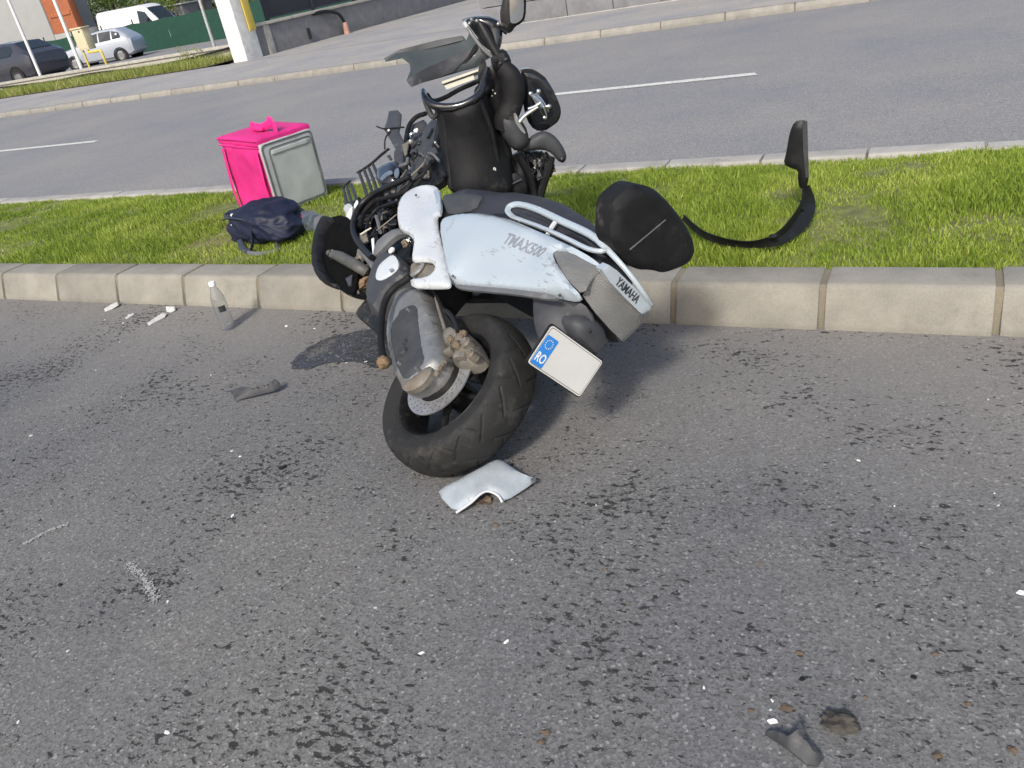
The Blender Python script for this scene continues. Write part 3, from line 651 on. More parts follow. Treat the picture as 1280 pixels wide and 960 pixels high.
# grab rail ----------------------------------------------------------------------
rail = bt('grab_rail', 'silver', [(651, 275, .165), (641, 271, .165), (635, 264, .165), (638, 257.5, .162), (650, 255.5, .16), (672, 262, .16), (700, 275.5, .155), (737, 293, .145), (757, 310, .13), (782, 337, .08), (804, 366, .0), (814, 381, -.06)], .155, [.011, .012, .0115, .011, .011, .0115, .012, .012, .010, .008, .007, .006], flat=.75, seg=10)
bt('rail_bridge', 'pearl', [(684, 296), (688, 288), (694, 279)], .155, .016, rail, flat=.6)
bt('rail_lower_bar', 'silver', [(651, 275, .165), (668, 281, .17), (688, 289, .168), (712, 300, .16), (735, 311, .15), (750, 314, .14), (758, 312, .13)], .16, .008, rail)
bp('rail_grip', 'seat', [(646, 269), (655, 265), (672, 271), (687, 279), (683, 290), (666, 284), (650, 277)], 1, .15, par=rail, bulge=.012, thick=.02)
bp('rail_grip', 'black', [(700, 297), (712, 289), (728, 299), (740, 308), (736, 315), (716, 306)], 1, .14, par=rail, bulge=.01, thick=.02)
# tail lamp -----------------------------------------------------------------------
tl = bp('turn_signal', 'lens', [(691, 316, .183), (697, 313, .178), (716, 317, .165), (731, 326, .15), (748, 333, .138), (753, 339, .13), (740, 346, .145), (729, 369, .15), (712, 353, .165), (700, 335, .18)], 1, .16, bulge=.012, thick=.004, edge=.03, res=.012)
bp('reflector', 'lenscore', [(694, 318, .165), (716, 319, .148), (745, 335, .12), (736, 346, .125), (727, 364, .132), (710, 347, .148)], 1, .14, par=tl, bulge=.004, thick=.004)
bp('bulb_housing', 'mgrey', [(711, 341, .15), (718, 340, .145), (726, 352, .14), (725, 363, .14), (716, 352, .15)], 1, .14, par=tl, bulge=.003, thick=.004)
lamp = bp('tail_lamp', 'lens', [(739.5, 346, -.365), (753, 341.5, -.385), (763, 354.5, -.40), (780, 373, -.402), (801, 393.5, -.40), (809, 392.5, -.375), (802, 403, -.39), (777, 425.5, -.395), (762.5, 411.6, -.40), (745, 392, -.395), (729, 370, -.365)], 0, -.4, bulge=.004, thick=.004, edge=.02, res=.012, sm=0)
bp('lamp_reflector', 'lenscore', [(741, 350, -.33), (754, 346, -.34), (779, 374, -.37), (800, 397, -.355), (777, 420, -.345), (746, 388, -.345), (733, 369, -.33)], 0, -.35, par=lamp, bulge=.006, thick=.004)
bp('lamp_surround', 'black', [(722, 372, -.30), (733, 372, -.33), (778, 428, -.34), (762, 428, -.30), (750, 405, -.3)], 0, -.31, par=lamp, bulge=.004, thick=.02)
bp('side_lens', 'lenscore', [(802, 394, -.385), (811, 390, -.36), (812, 394, -.34), (780, 428, -.34), (778, 425, -.37)], 0, -.37, par=lamp, bulge=.004, thick=.01)
trim = bp('tail_trim', 'silver', [(752, 337), (761, 331), (771, 338), (793, 359), (814, 380), (813, 387), (802, 392.5), (781, 372), (763, 353)], 0, -.415, bulge=.003, thick=.03, edge=.006, res=.01, sm=0)
p0, p1, p2 = tr(769, 352, BIKE, 0, -.42), tr(797, 379, BIKE, 0, -.42), tr(791, 358, BIKE, 0, -.42)
tu = (p1 - p0).normalized(); tv = (p2 - p0) - tu * (p2 - p0).dot(tu); tv = tv.normalized()
letter('lettering', 'YAMAHA', .036, 'inkdark', trim, tr(784.5, 363.5, BIKE, 0, -.4185), tu, tv, (-1, 0, 0), 0, None, .0006, (p1 - p0).length * .95, .0006)
# rear fender, lamp housing, number plate ---------------------------------------------
fend = bp('rear_fender', 'dgrey', [(667, 364, .13), (690, 369, .13), (722, 376, .12), (736, 385, .10), (742, 402, .06), (735, 425, .03), (720, 440, .03), (700, 436, .08), (676, 430, .11), (668, 408, .12), (666, 385, .13)], 1, .11, bulge=.014, thick=.012, edge=.04)
lump('bolt', 'black', fend, tr(675, 369, BIKE, 1, .146), .006, 1, .1)
hou = bp('plate_lamp_housing', 'dgrey', [(712, 404), (722, 395), (735, 394), (748, 402), (757, 414), (758, 426), (750, 440), (738, 447), (722, 436), (714, 420)], 0, -.385, par=fend, bulge=.03, thick=.05, edge=.035)
lump('bolt', 'black', hou, tr(737, 414, BIKE, 0, -.415), .005, 2, .1)
pl0 = [tr(690, 406, BIKE, 0, -.425), tr(659, 453, BIKE, 0, -.425)]
pu = (tr(719, 435, BIKE, 0, -.425) - tr(690, 406, BIKE, 0, -.425)).normalized(); hgt = (pl0[0] - pl0[1]).length
pv = (pl0[0] - pl0[1]).normalized(); pu = (pu - pv * pu.dot(pv)).normalized(); pn = pu.cross(pv)
if pn.x > 0: pn = -pn
PF = Matrix(((pu.x, pv.x, pn.x, 0), (pu.y, pv.y, pn.y, 0), (pu.z, pv.z, pn.z, 0), (0, 0, 0, 1))); PF.translation = pl0[1]
pw = hgt * 1.85
def rr_prism(name, mat, par, x0, x1, y0, y1, z0, z1, r, xf):
    pts = []
    for cx, cy, a0 in ((x1 - r, y1 - r, 0), (x0 + r, y1 - r, 90), (x0 + r, y0 + r, 180), (x1 - r, y0 + r, 270)):
        for k in range(6): a = math.radians(a0 + 18 * k); pts.append((cx + r * math.cos(a), cy + r * math.sin(a)))
    n = len(pts); v = [(*p, z0) for p in pts] + [(*p, z1) for p in pts]
    f = [tuple(reversed(range(n))), tuple(range(n, 2 * n))] + [(i, (i + 1) % n, (i + 1) % n + n, i + n) for i in range(n)]
    return py_obj(name, v, f, mat, par, xf=xf)
rr_prism('plate_backing', 'black', fend, -.004, pw + .004, -.004, hgt + .004, -.008, -.001, .012, PF)
plate = rr_prism('number_plate', 'plate', fend, 0, pw, 0, hgt, 0, .0015, .010, PF)
rr_prism('plate_border', 'black', plate, 0.004, pw - .004, .004, hgt - .004, .0012, .0019, .008, PF)
rr_prism('plate_face', 'plate', plate, .0055, pw - .0055, .0055, hgt - .0055, .0012, .0024, .007, PF)
rr_prism('euro_band', 'blue', plate, .006, .052, .006, hgt * .78, .002, .0030, .004, PF)
me_l = letter('lettering', 'RO', .040, 'white', plate, PF @ Vector((.029, .030, .003)), pu, pv, pn, 0, None, .0006, .036, .0006)
for k in range(12):
    a = 2 * math.pi * k / 12; c = PF @ Vector((.028 + .013 * math.cos(a), hgt * .60 + .013 * math.sin(a), .0033))
    lathe('star', 'ivory', plate, [(0, .0006), (.0019, .0006), (.0019, -.0006)], 5, Matrix.Translation(c) @ (PF.to_3x3().to_4x4()))
# passenger backrest -----------------------------------------------------------------------
back = bp('passenger_backrest', 'blackmatte', [(763.6, 262), (767, 250), (780, 238), (791, 230.5), (806, 231), (822, 239), (837, 255), (850, 271), (861, 288), (868, 306), (867, 320), (859, 330), (845, 336), (828, 341.5), (815, 337), (793, 337), (776, 322), (767, 307), (762, 296), (763, 278)], 0, -.36, bulge=.022, thick=.075, edge=.035, res=.016, sm=2)
bp('scratch', 'mgrey', [(787, 311.5), (832, 274.3), (832.6, 275.2), (788, 312.8)], 0, -.3835, par=back, bulge=0, thick=.002, sm=0, res=.03)
bt('backrest_stay', 'black', [(757, 318, -.25), (770, 312, -.29), (785, 300, -.31)], -.3, .018, back, ax=0)

# wrecked front left: wheel, fork, radiator shrouds, wiring ------------------------------------
fwc = tr(460, 322, BIKE, 1, -.02)
FWX = BIKE @ Matrix.Translation(fwc)
axw = Vector((.45, -.72, .52)).normalized()
fwM = Matrix.Translation(FWX.translation) @ axw.to_track_quat('Z', 'X').to_matrix().to_4x4(); fwL = BIKE.inverted() @ fwM
fw = empty('front_wheel', I4); fw.parent = bike
lathe('tyre', 'blackmatte', fw, tyre_prof(.20, .05, .14, 16), 120, fwL, True)
lathe('rim', 'black', fw, [(.158, .045), (.150, .045), (.138, .02), (.138, -.02), (.150, -.045), (.158, -.045), (.144, 0)], 72, fwL, True)
bp('front_fender', 'blackmatte', [(408, 270), (400, 283), (394, 300), (391, 322), (393, 340), (401, 352), (417, 360), (428, 361), (418, 352), (408, 340), (403, 322), (405, 300), (412, 282), (420, 274)], 1, .18, bulge=.03, thick=.01, edge=.03, res=.012)
bp('fender_chip', 'white', [(404, 290), (406, 288), (406, 303), (403, 310), (402, 302)], 1, .16, bulge=.004, thick=.004)
bp('fender_chip', 'white', [(408, 308), (410, 307), (411, 314), (409, 316)], 1, .16, bulge=.004, thick=.004)
bp('shade_filler', 'void_shade', [(411, 272), (430, 268), (446, 282), (450, 310), (447, 345), (444, 366), (436, 368), (424, 358), (411, 343), (403, 322), (405, 298)], 1, .175, bulge=.003, thick=.012, wob=.02)  # filler sheet: the wheel hollow's shadow put in as near-black colour
frk = bt('fork_leg', 'forkgrey', [(411, 316, .20), (425, 321, .21), (447, 333, .20), (458, 340, .17)], .2, [.013, .024, .024, .022], seg=12)
lump('fork_clamp', 'black', frk, tr(416, 318, BIKE, 1, .21), .02, 3, .4)
lump('fork_clamp', 'aludirty', frk, tr(452, 322, BIKE, 1, .16), .026, 5, .4, (1, 1, 1.4))
lump('fork_clamp', 'brown', frk, tr(453, 355, BIKE, 1, .15), .020, 7, .45, (1, .8, 1.7))
lump('fork_clamp', 'aludirty', frk, tr(457, 337, BIKE, 1, .14), .022, 8, .45)
bt('brake_pipe', 'steel', [(446, 340), (438, 346), (444, 355), (448, 366)], .16, .005, frk)
bt('broken_tube', 'mgrey', [(424, 352), (432, 360), (440, 368)], .14, .008, frk)
bt('fork_strut', 'mgrey', [(450, 314, .17), (462, 326, .18), (470, 338, .18)], .17, .014, frk)
bt('fork_strut', 'dgrey', [(446, 302, .14), (453, 312, .16), (461, 318, .16)], .17, .014, frk)
# shards of the headlamp
hl = bp('broken_headlamp', 'shardclear', [(428, 258), (437, 253), (443, 262), (441, 274), (436, 281), (430, 279), (433, 270)], 1, .15, bulge=.01, thick=.006)
bp('reflector_shard', 'white', [(431, 276), (436, 262), (441, 258), (439, 272), (434, 281)], 1, .16, par=hl, bulge=.006, thick=.004)
bp('reflector_shard', 'white', [(442, 257), (446, 249), (448, 253), (445, 264)], 1, .16, par=hl, bulge=.004, thick=.004)
bp('lamp_shell', 'mgrey', [(392, 272), (402, 268), (412, 272), (406, 284), (398, 296), (392, 290)], 1, .13, par=hl, bulge=.012, thick=.006, wob=.01)
bp('lamp_shell', 'screen', [(376, 266), (390, 262), (402, 270), (396, 284), (384, 290), (378, 280)], 1, .06, par=hl, bulge=.02, thick=.005, wob=.02)
bp('dark_interior', 'void_shade', [(444, 270), (456, 252), (478, 240), (505, 230), (522, 245), (522, 300), (505, 335), (475, 350), (452, 335), (446, 300)], 1, .03, bulge=.01, thick=.02, wob=.03)  # backing sheet, deep shade between the broken parts painted near-black
# hose loops
bt('hose', 'black', [(512, 220), (500, 227), (484, 234), (466, 243), (452, 255), (444, 270), (441.5, 286), (446, 300), (455, 312), (465, 322)], .2, .0135, seg=10)
bt('hose', 'black', [(497, 252), (484, 256), (470, 262), (461, 275), (458, 288), (461, 300)], .18, .006)
bt('hose', 'blackmatte', [(515, 226), (505, 240), (488, 246), (468, 252), (455, 266), (450, 285)], .17, .010)
bt('bent_rod', 'aludirty', [(471, 288), (480, 281), (496, 268)], .2, .003)
bt('bent_rod', 'ivory', [(451, 293), (457, 289), (464, 285)], .2, .0035)
bp('duct', 'void_shade', [(463, 285), (466, 272), (476, 262), (490, 257), (500, 260), (497, 276), (490, 292), (476, 298), (466, 294)], 1, .10, bulge=-.03, thick=.012)
bp('grey_arm', 'mgrey', [(466, 314), (470, 304), (480, 294), (494, 285), (505, 287), (512, 294), (500, 292), (488, 300), (478, 311), (468, 321)], 1, .20, bulge=.012, thick=.02)
bp('white_clip', 'white', [(464, 299), (467, 297), (468, 314), (466, 318)], 1, .2, bulge=.003, thick=.005, sm=0)
bp('engine_guard', 'black', [(470, 306), (490, 296), (506, 292), (515, 300), (512, 325), (500, 322), (490, 314), (472, 328)], 1, .12, bulge=.01, thick=.02, wob=.02)
lump('coolant_cap', 'white', bike, tr(489.5, 313, BIKE, 1, .21), .010, 2, .2, (1, 1, 1.4))
lump('foam_lump', 'mud', bike, tr(507, 304, BIKE, 1, .19), .016, 11, .5)
lump('chrome_bit', 'chrome', bike, tr(512, 300, BIKE, 1, .2), .010, 12, .5)
bp('broken_bracket', 'aludirty', [(448, 330), (460, 326), (464, 345), (456, 366), (448, 360)], 1, .11, bulge=.015, thick=.02, wob=.02)
# radiator shroud combs
def comb(bar, teeth, val, w=.009):
    c = bt('radiator_grille', 'dgrey', bar, val, .011, flat=.4)
    for a, b in teeth: bt('grille_fin', 'dgrey', [a, ((a[0] + b[0]) / 2 + .6, (a[1] + b[1]) / 2), b], val, [.008, .009, .009], c, flat=.25)
comb([(447, 216), (458, 209), (466, 203), (476, 194), (486, 186)], [((449, 216), (459, 246)), ((455, 212), (466, 244)), ((460.5, 209), (472, 241)), ((466, 205), (479, 238))], .14)
comb([(428, 236), (433, 230), (438, 226)], [((429, 235), (434, 262)), ((433, 232), (440, 258)), ((438, 229), (446, 252))], .12)
lens = bp('indicator_pod', 'gloss', [(471, 222), (476, 212), (490, 205), (499, 202), (501, 212), (494, 228), (480, 236), (473, 232)], 1, .12, bulge=.03, thick=.04, edge=.04)
bp('indicator_lens', 'lamppale', [(475, 222), (484, 214), (490, 213), (491, 217), (483, 220), (476, 227)], 1, .152, par=lens, bulge=.004, thick=.004)
bp('indicator_lens', 'lamppale', [(492, 214), (498, 208), (499, 218), (494, 224)], 1, .15, par=lens, bulge=.004, thick=.004)
brk = bp('fairing_bracket', 'dgrey', [(486, 139), (497, 137.5), (501, 142), (500, 156), (498, 164), (505, 178), (505, 192), (494, 186), (485, 170), (480, 162), (484, 150)], 1, .12, bulge=.004, thick=.008, wob=.006, sm=0, res=.008, edge=.01)
bt('bracket_wire', 'blackmatte', [(471, 158), (480, 161), (492, 160), (505, 159)], .13, .004, brk)
bt('bracket_wire', 'black', [(487, 164), (481.5, 174), (481, 186)], .13, .004, brk)
bp('bracket_clip', 'dgrey', [(483, 195), (487, 193), (490, 199), (487, 200)], 1, .12, par=brk, bulge=.003, thick=.006, sm=0)
bp('bracket_root', 'dgrey', [(493, 185), (506, 186), (508, 205), (498, 214), (492, 200)], 1, .11, par=brk, bulge=.01, thick=.012, wob=.012)
lump('bracket_bolt', 'ivory', brk, tr(486, 163, BIKE, 1, .135), .007, 1, .2)
bt('bent_frame_tube', 'blackmatte', [(532, 142), (521, 146), (512, 156), (508, 172), (507, 190), (507, 208), (510, 222)], .12, .012)
bp('frame_member', 'dgrey', [(532, 160), (541, 148), (546, 150), (541, 180), (536, 198), (522, 218), (505, 238), (494, 244), (497, 232), (512, 212), (524, 192), (526, 172)], 1, .12, bulge=.012, thick=.03, wob=.008)
bp('frame_member', 'black', [(546, 148), (556, 160), (562, 215), (548, 232), (530, 234), (512, 244), (520, 226), (538, 200), (544, 178)], 1, .08, bulge=.012, thick=.03, wob=.01)
bp('column_bracket', 'dgrey', [(510, 168), (518, 156), (530, 150), (534, 166), (528, 190), (518, 214), (510, 206)], 1, .08, bulge=.01, thick=.02, wob=.02, sm=0, res=.008, edge=.02)
bt('wiring', 'black', [(540, 200), (530, 215), (518, 226), (500, 240), (486, 256)], .15, .006)
bt('wiring', 'blackmatte', [(538, 206), (520, 232), (505, 248)], .16, .005)
bt('wiring', 'aludirty', [(500, 236), (512, 222), (528, 206), (534, 196)], .165, .004)
for k, (a, b, m, r) in enumerate(((515, 168, 'chrome', .012), (520, 163, 'white', .010), (513, 177, 'alu', .012), (524, 178, 'black', .013), (517, 190, 'dgrey', .016), (540, 190, 'white', .005), (544, 178, 'white', .004), (536, 203, 'aludirty', .01), (492, 238, 'aludirty', .012), (484, 243, 'dgrey', .012), (505, 228, 'aludirty', .009))):
    lump('broken_fitting', m, bike, tr(a, b, BIKE, 1, .13 if a > 508 else .17), r, k, .5, (1.2, .8, 1.1))

rc = random.Random(5)
for k in range(70):      # torn cables, brackets and fittings of the crushed nose
    t_ = rc.random(); a = 412 + 120 * t_ + rc.uniform(-22, 22); b = 350 - 150 * t_ + rc.uniform(-42, 34)
    if a > 505 and b > 250 or a < 404 or b > 362 or (a < 470 and b < 235): continue
    y = rc.uniform(.07, .19); L_ = rc.uniform(8, 24); th = rc.uniform(0, 3.14); dx, dy = L_ * math.cos(th), L_ * math.sin(th)
    m = rc.choice(['black', 'black', 'blackmatte', 'dgrey', 'dgrey', 'mgrey', 'aludirty', 'rim'])
    if k % 3: bt('torn_cable', m, [(a, b, y), (a + dx * .5 + rc.uniform(-4, 4), b + dy * .5 + rc.uniform(-4, 4), y + rc.uniform(-.02, .03)), (a + dx, b + dy, y)], y, rc.choice([.003, .004, .006, .008]), seg=6)
    else: bp('torn_bracket', m, [(a, b), (a + rc.uniform(5, 12), b + rc.uniform(-6, 4)), (a + rc.uniform(6, 14), b + rc.uniform(5, 12)), (a + rc.uniform(0, 5), b + rc.uniform(6, 15))], 1, y, bulge=.004, thick=.006, sm=0, wob=.008, res=.012)

# front section twisted upright: own frame (x to the right, y away, z up), still parts of the scooter
GO = gy(605, 238, 3.02)
G = Matrix(((.858, -.513, 0, GO.x), (.513, .858, 0, GO.y), (0, 0, 1, GO.z), (0, 0, 0, 1)))
def fp(name, mat, px, val, par=None, **k): return panel(name, mat, par or bike, px, G, 1, val, to=BIKE, **k)
G2B = BIKE.inverted() @ G
def fq(a, b, val=0.): return G2B @ tr(a, b, G, 1, val)
def ft(name, mat, px, val, rad, par=None, **k): return tube(name, mat, par or bike, [fq(p[0], p[1], p[2] if len(p) > 2 else val) for p in px], rad, **k)
def fl(name, mat, a, b, val, r, par=None, seed=1, amp=.2, sq=(1, 1, 1)): return lump(name, mat, par or bike, fq(a, b, val), r, seed, amp, sq)
tub = fp('legshield_tub', 'blackmatte', [(541, 128, .02), (552, 133, -.03), (572, 131, -.05), (592, 123, -.05), (606, 112, -.02), (612, 128, .0), (620, 150, .02), (632, 178, .03), (641, 205, .03), (645, 240, .0), (620, 248, -.04), (590, 248, -.06), (562, 242, -.03), (556, 215, .0), (551, 180, .02), (546, 150, .03)], 0, bulge=.085, thick=.03, edge=.13, res=.018)
ft('tub_rim', 'gloss', [(529, 113, .06), (531, 122, .0), (540, 131, -.04), (556, 134, -.06), (575, 132, -.075), (592, 124, -.075), (602, 113, -.05), (605, 98, -.02), (609, 84, .0)], 0, [.010, .014, .016, .017, .017, .016, .015, .013, .010], tub, seg=10)
ft('tub_rim', 'black', [(534, 118, .04), (541, 126, .06), (556, 122, .1), (574, 112, .12), (592, 104, .1), (602, 99, .03)], 0, .010, tub)
ft('tub_rim', 'dgrey', [(529, 113, .06), (533, 130, .05), (541, 146, .04), (549, 140, .0)], 0, .012, tub)
ft('tub_ridge', 'black', [(553, 140, -.03), (559, 180, -.02), (564, 236, -.04)], 0, .012, tub)
ft('tub_ridge', 'black', [(601, 128, -.07), (616, 170, -.05), (628, 240, -.03)], 0, .011, tub)
fp('tub_wall', 'black', [(606, 98), (612, 82), (622, 84), (632, 110), (630, 150), (640, 185), (646, 238), (634, 215), (622, 170), (610, 130)], .06, tub, bulge=.01, thick=.03)
fp('slat', 'ivory', [(552, 102), (600, 85.5), (601, 88), (553, 105)], .04, tub, bulge=.003, thick=.008, sm=0)
fp('slat', 'ivory', [(555, 107), (592, 94), (593, 99), (558, 112)], .05, tub, bulge=.003, thick=.008, sm=0)
fp('slat_edge', 'mgrey', [(552, 105), (601, 88.2), (601, 93), (554, 107)], .055, tub, bulge=.002, thick=.006, sm=0)
fp('latch', 'black', [(600, 78), (605, 72), (609, 82), (606, 100), (600, 106), (597, 96)], .0, tub, bulge=.006, thick=.02)
# tinted screen
scr = fp('windscreen', 'screen', [(480, 73, .20), (482, 77.5, .18), (503, 73, .14), (512, 80, .10), (513, 88, .06), (508, 101, .0), (514, 109, -.02), (530, 103, .02), (548, 98, .06), (575, 90, .09), (597, 84, .10), (604, 77, .1), (613, 72, .09), (604, 60, .1), (595, 48, .12), (587, 41, .14), (583, 50, .15), (578, 44.5, .17), (547, 50, .19), (520, 57, .2), (500, 62, .2)], .1, bulge=.008, thick=.004, edge=.05, res=.014, sm=0)
fp('screen_edge', 'dgrey', [(480, 73, .19), (500, 62, .19), (547, 50, .18), (578, 44.5, .16), (580, 50, .15), (548, 58, .17), (520, 64, .185), (503, 71, .18), (482, 77.5, .18)], .18, scr, bulge=.003, thick=.008, sm=0)
fp('screen_edge', 'dgrey', [(508, 101, -.005), (514, 109, -.025), (530, 103, .015), (548, 97, .05), (566, 90, .07), (590, 66, .1), (598, 54, .11), (584, 64, .11), (560, 74, .09), (535, 84, .04), (518, 93, .0)], .05, scr, bulge=.004, thick=.006, sm=0)
fp('screen_tear', 'black', [(575, 84), (584, 72), (592, 58), (599, 50), (596, 60), (586, 74), (577, 85)], .09, scr, bulge=.003, thick=.004, sm=0)
# dash and left handlebar
dash = fp('dashboard', 'gloss', [(580, 27, .1), (588, 22.5, .08), (607, 21, .06), (622, 25.5, .06), (628, 33, .06), (628, 50, .05), (625, 62, .04), (619, 68, .04), (604, 58, .06), (590, 42, .1)], .06, bulge=.018, thick=.03, edge=.03, res=.01)
ft('dash_lip', 'chrome', [(578, 25, .09), (590, 21.5, .06), (607, 19.8, .04), (624, 26, .04)], .05, .0032, dash)
ft('clip_on_bar', 'black', [(600, 29, .03), (609, 45, .02), (618, 62, .01), (626, 74, .0)], .02, [.014, .019, .019, .016], dash, seg=12)
ft('cable_guide', 'mgrey', [(584, 34, .07), (592, 46, .05), (603, 60, .03), (615, 71, .02)], .05, .008, dash)
ft('cable_guide', 'shardclear', [(580, 28, .08), (587, 38, .07), (596, 50, .05)], .05, .009, dash)
for k, (a, b) in enumerate(((590, 25), (596, 26), (623, 30), (587, 29))): fl('dash_screw', 'alu', a, b, .03, .007, dash, k, .3)
sw = fp('switch_cluster', 'black', [(614, 70), (622, 64), (632, 62), (638, 72), (640, 82), (632, 88), (622, 92), (615, 84)], .0, bulge=.02, thick=.05, edge=.02)
for k, (a, b, m) in enumerate(((625, 79, 'dgrey'), (632, 74, 'dgrey'), (620, 76, 'blackmatte'), (634, 82, 'blackmatte'), (624, 80, 'alu'))): fl('switch_button', m, a, b, -.026, .008 if m != 'alu' else .0035, sw, k, .2, (1.2, .7, 1))
# left mirror (upper one)
mir = fp('mirror', 'black', [(625, 20), (628, 4), (632, -12), (634, -26), (642, -32), (655, -28), (658, 0), (657, 22), (652, 29), (644, 33), (640, 40), (634, 42), (629, 36)], .05, bulge=.012, thick=.035, edge=.02)
fp('mirror_glass', 'mirrorglass', [(637, -24), (643, -28), (652, -26), (655, 0), (654.5, 20), (650, 27), (642, 30), (637, 27)], .034, mir, bulge=.002, thick=.004, res=.02)
ft('mirror_stalk', 'black', [(634, 41), (630, 38), (624, 34), (616, 32)], .05, .010, mir)
# handlebar cover, pod, right mirror, phone holder
bar = ft('handlebar_cover', 'blackmatte', [(627, 84, -.01), (637, 95, -.02), (642, 112, -.02), (640, 130, -.02), (633, 146, -.02), (630, 160, -.01)], 0, [.034, .046, .050, .046, .05, .05], seg=16, flat=.8)
fl('steering_boss', 'black', 608, 108, .07, .05, bar, 3, .2, (.8, .7, 1.3))
for k, (a, b) in enumerate(((616, 113), (615, 120), (619, 117))): fl('spatter', 'white', a, b, .03, .0035, bar, k, .2)
pod = fp('instrument_pod', 'dgrey', [(620, 152), (626, 138), (642, 141), (652, 150), (660, 164), (662, 182), (646.5, 191), (633, 179)], -.02, bulge=.05, thick=.04, edge=.06)
fp('pod_lip', 'alu', [(641, 142), (645, 141), (649, 152), (657, 165), (656, 168), (646, 158)], -.06, pod, bulge=.004, thick=.01)
rm = fp('mirror', 'gloss', [(650, 88), (658, 86), (668, 87), (681, 96), (690, 109), (697, 124), (702, 138), (699, 151), (690, 158), (681, 164), (668, 163), (658, 150), (652, 120)], .07, bulge=.012, thick=.05, edge=.03)
fp('mirror_cap', 'black', [(650, 88), (658, 86), (668, 87), (684, 98), (680, 99), (668, 91), (656, 92)], .06, rm, bulge=.004, thick=.02)
ph = ft('phone_holder', 'chrome', [(649, 152), (655, 145), (663, 139), (672, 133)], -.08, [.011, .009, .009, .010])
ft('clamp_jaw', 'chrome', [(665, 118), (671, 126), (677, 135), (682, 146)], -.09, [.007, .011, .012, .008], ph, flat=.6)
ft('clamp_jaw', 'chrome', [(669, 117), (675, 124), (681, 133), (685, 140)], -.085, [.006, .008, .008, .006], ph, flat=.6)
for k, (a, b) in enumerate(((673, 114), (663, 117), (686, 133), (681, 147))): fl('clamp_knob', 'chrome', a, b, -.09, .0095, ph, k, .15)
ft('clamp_arm', 'chrome', [(660, 136), (668, 133), (676, 128)], -.095, .006, ph)
# lower cowl and exposed mechanics on the right
low = fp('lower_fairing', 'dgrey', [(644, 192), (653, 184), (662, 172), (676, 164), (686, 165), (697, 173), (706, 187), (709, 198), (703, 204), (697, 201), (690, 192), (680, 187), (664, 188)], .0, bulge=.02, thick=.012, edge=.03, res=.01)
fl('fairing_lug', 'black', 703, 199, -.01, .013, low, 2, .2)
mech = ft('steering_stem', 'black', [(648, 190), (655, 205), (664, 225), (668, 246)], .04, [.02, .02, .017, .017], seg=10)
ft('fork_tube', 'blackmatte', [(690, 196), (686, 210), (680, 228), (674, 250)], .04, [.014, .02, .018, .018], mech)
fp('backing', 'black', [(622, 205), (645, 192), (664, 188), (690, 194), (694, 210), (682, 232), (676, 250), (640, 248), (625, 236)], .09, mech, bulge=.01, thick=.03, wob=.02)
for k, (a, b, m, r) in enumerate(((672, 203, 'alu', .020), (670, 211, 'white', .010), (682, 205, 'black', .02), (676, 218, 'dgrey', .022), (686, 216, 'black', .018), (664, 214, 'black', .018), (690, 208, 'dgrey', .012), (693, 213, 'brown', .007), (663, 199, 'dgrey', .012), (680, 196, 'aludirty', .010))):
    fl('mechanism', m, a, b, .05, r, mech, k, .5)
for pts in ([(664, 190), (670, 199), (671, 210), (664, 220)], [(682, 190), (688, 200), (687, 214), (676, 224)], [(676, 189), (680, 200), (676, 212), (681, 226)], [(660, 194), (660, 206), (668, 222)]):
    ft('wiring', 'black', pts, .03, .0055, mech)
ign = fl('ignition_lock', 'ivory', 616, 212, -.06, .013, None, 5, .5); fl('lock_body', 'aludirty', 620, 218, -.055, .013, ign, 6, .5); fl('lock_barrel', 'dgrey', 623, 232, -.06, .013, ign, 7, .1)
fp('glovebox_lid', 'black', [(632, 218), (650, 216), (662, 238), (648, 248), (634, 244), (628, 230)], .0, bulge=.012, thick=.02)
ft('lid_edge', 'dgrey', [(636, 232), (644, 228), (652, 224)], -.02, .0045)

# ------------------------------------------------------------------ loose pieces on the road
def road_shard(name, mat, px, z, label, cat='broken plastic', group=None, bulge=.012, thick=.004, sm=1, wob=.004, res=.012, edge=.03):
    return tag(panel(name, mat, None, px, I4, 2, z, bulge=bulge, thick=thick, sm=sm, wob=wob, res=res, edge=edge), label, cat, group)
sp = road_shard('broken_fairing', 'silverdirty', [(546, 616, .02), (556, 609, .03), (580, 597, .05), (610, 580, .06), (625, 573, .06), (640, 584, .05), (655, 593, .04), (668, 597, .03), (667, 603, .02), (628, 628, .015), (622, 618, .03), (610, 613, .04), (600, 617, .04), (588, 628, .025), (570, 641, .012)], .03, 'curved silver body panel lying on the road against the rear tyre', 'body panel', bulge=.02, edge=.06)
tube('edge_lip', 'pearl', sp, [gz(570, 641, .016), gz(588, 629, .029), gz(600, 618, .044), (gz(610, 614, .044)), gz(622, 619, .034), gz(628, 628, .019)], .004)
lathe('fixing_lug', 'mgrey', sp, [(.004, .004), (.009, .004), (.009, -.004), (.004, -.004)], 14, Matrix.Translation(gz(667, 600, .028)), True)
road_shard('broken_trim', 'dgrey', [(287, 488, .012), (300, 486, .03), (318, 485, .04), (336, 480, .045), (345, 474, .05), (352, 481, .03), (342, 488, .02), (322, 493, .016), (303, 498, .010), (294, 501, .006), (291, 493, .01)], .02, 'dark grey wedge of broken trim lying alone near the fluid patch', wob=.004, sm=0, res=.008, edge=.012)
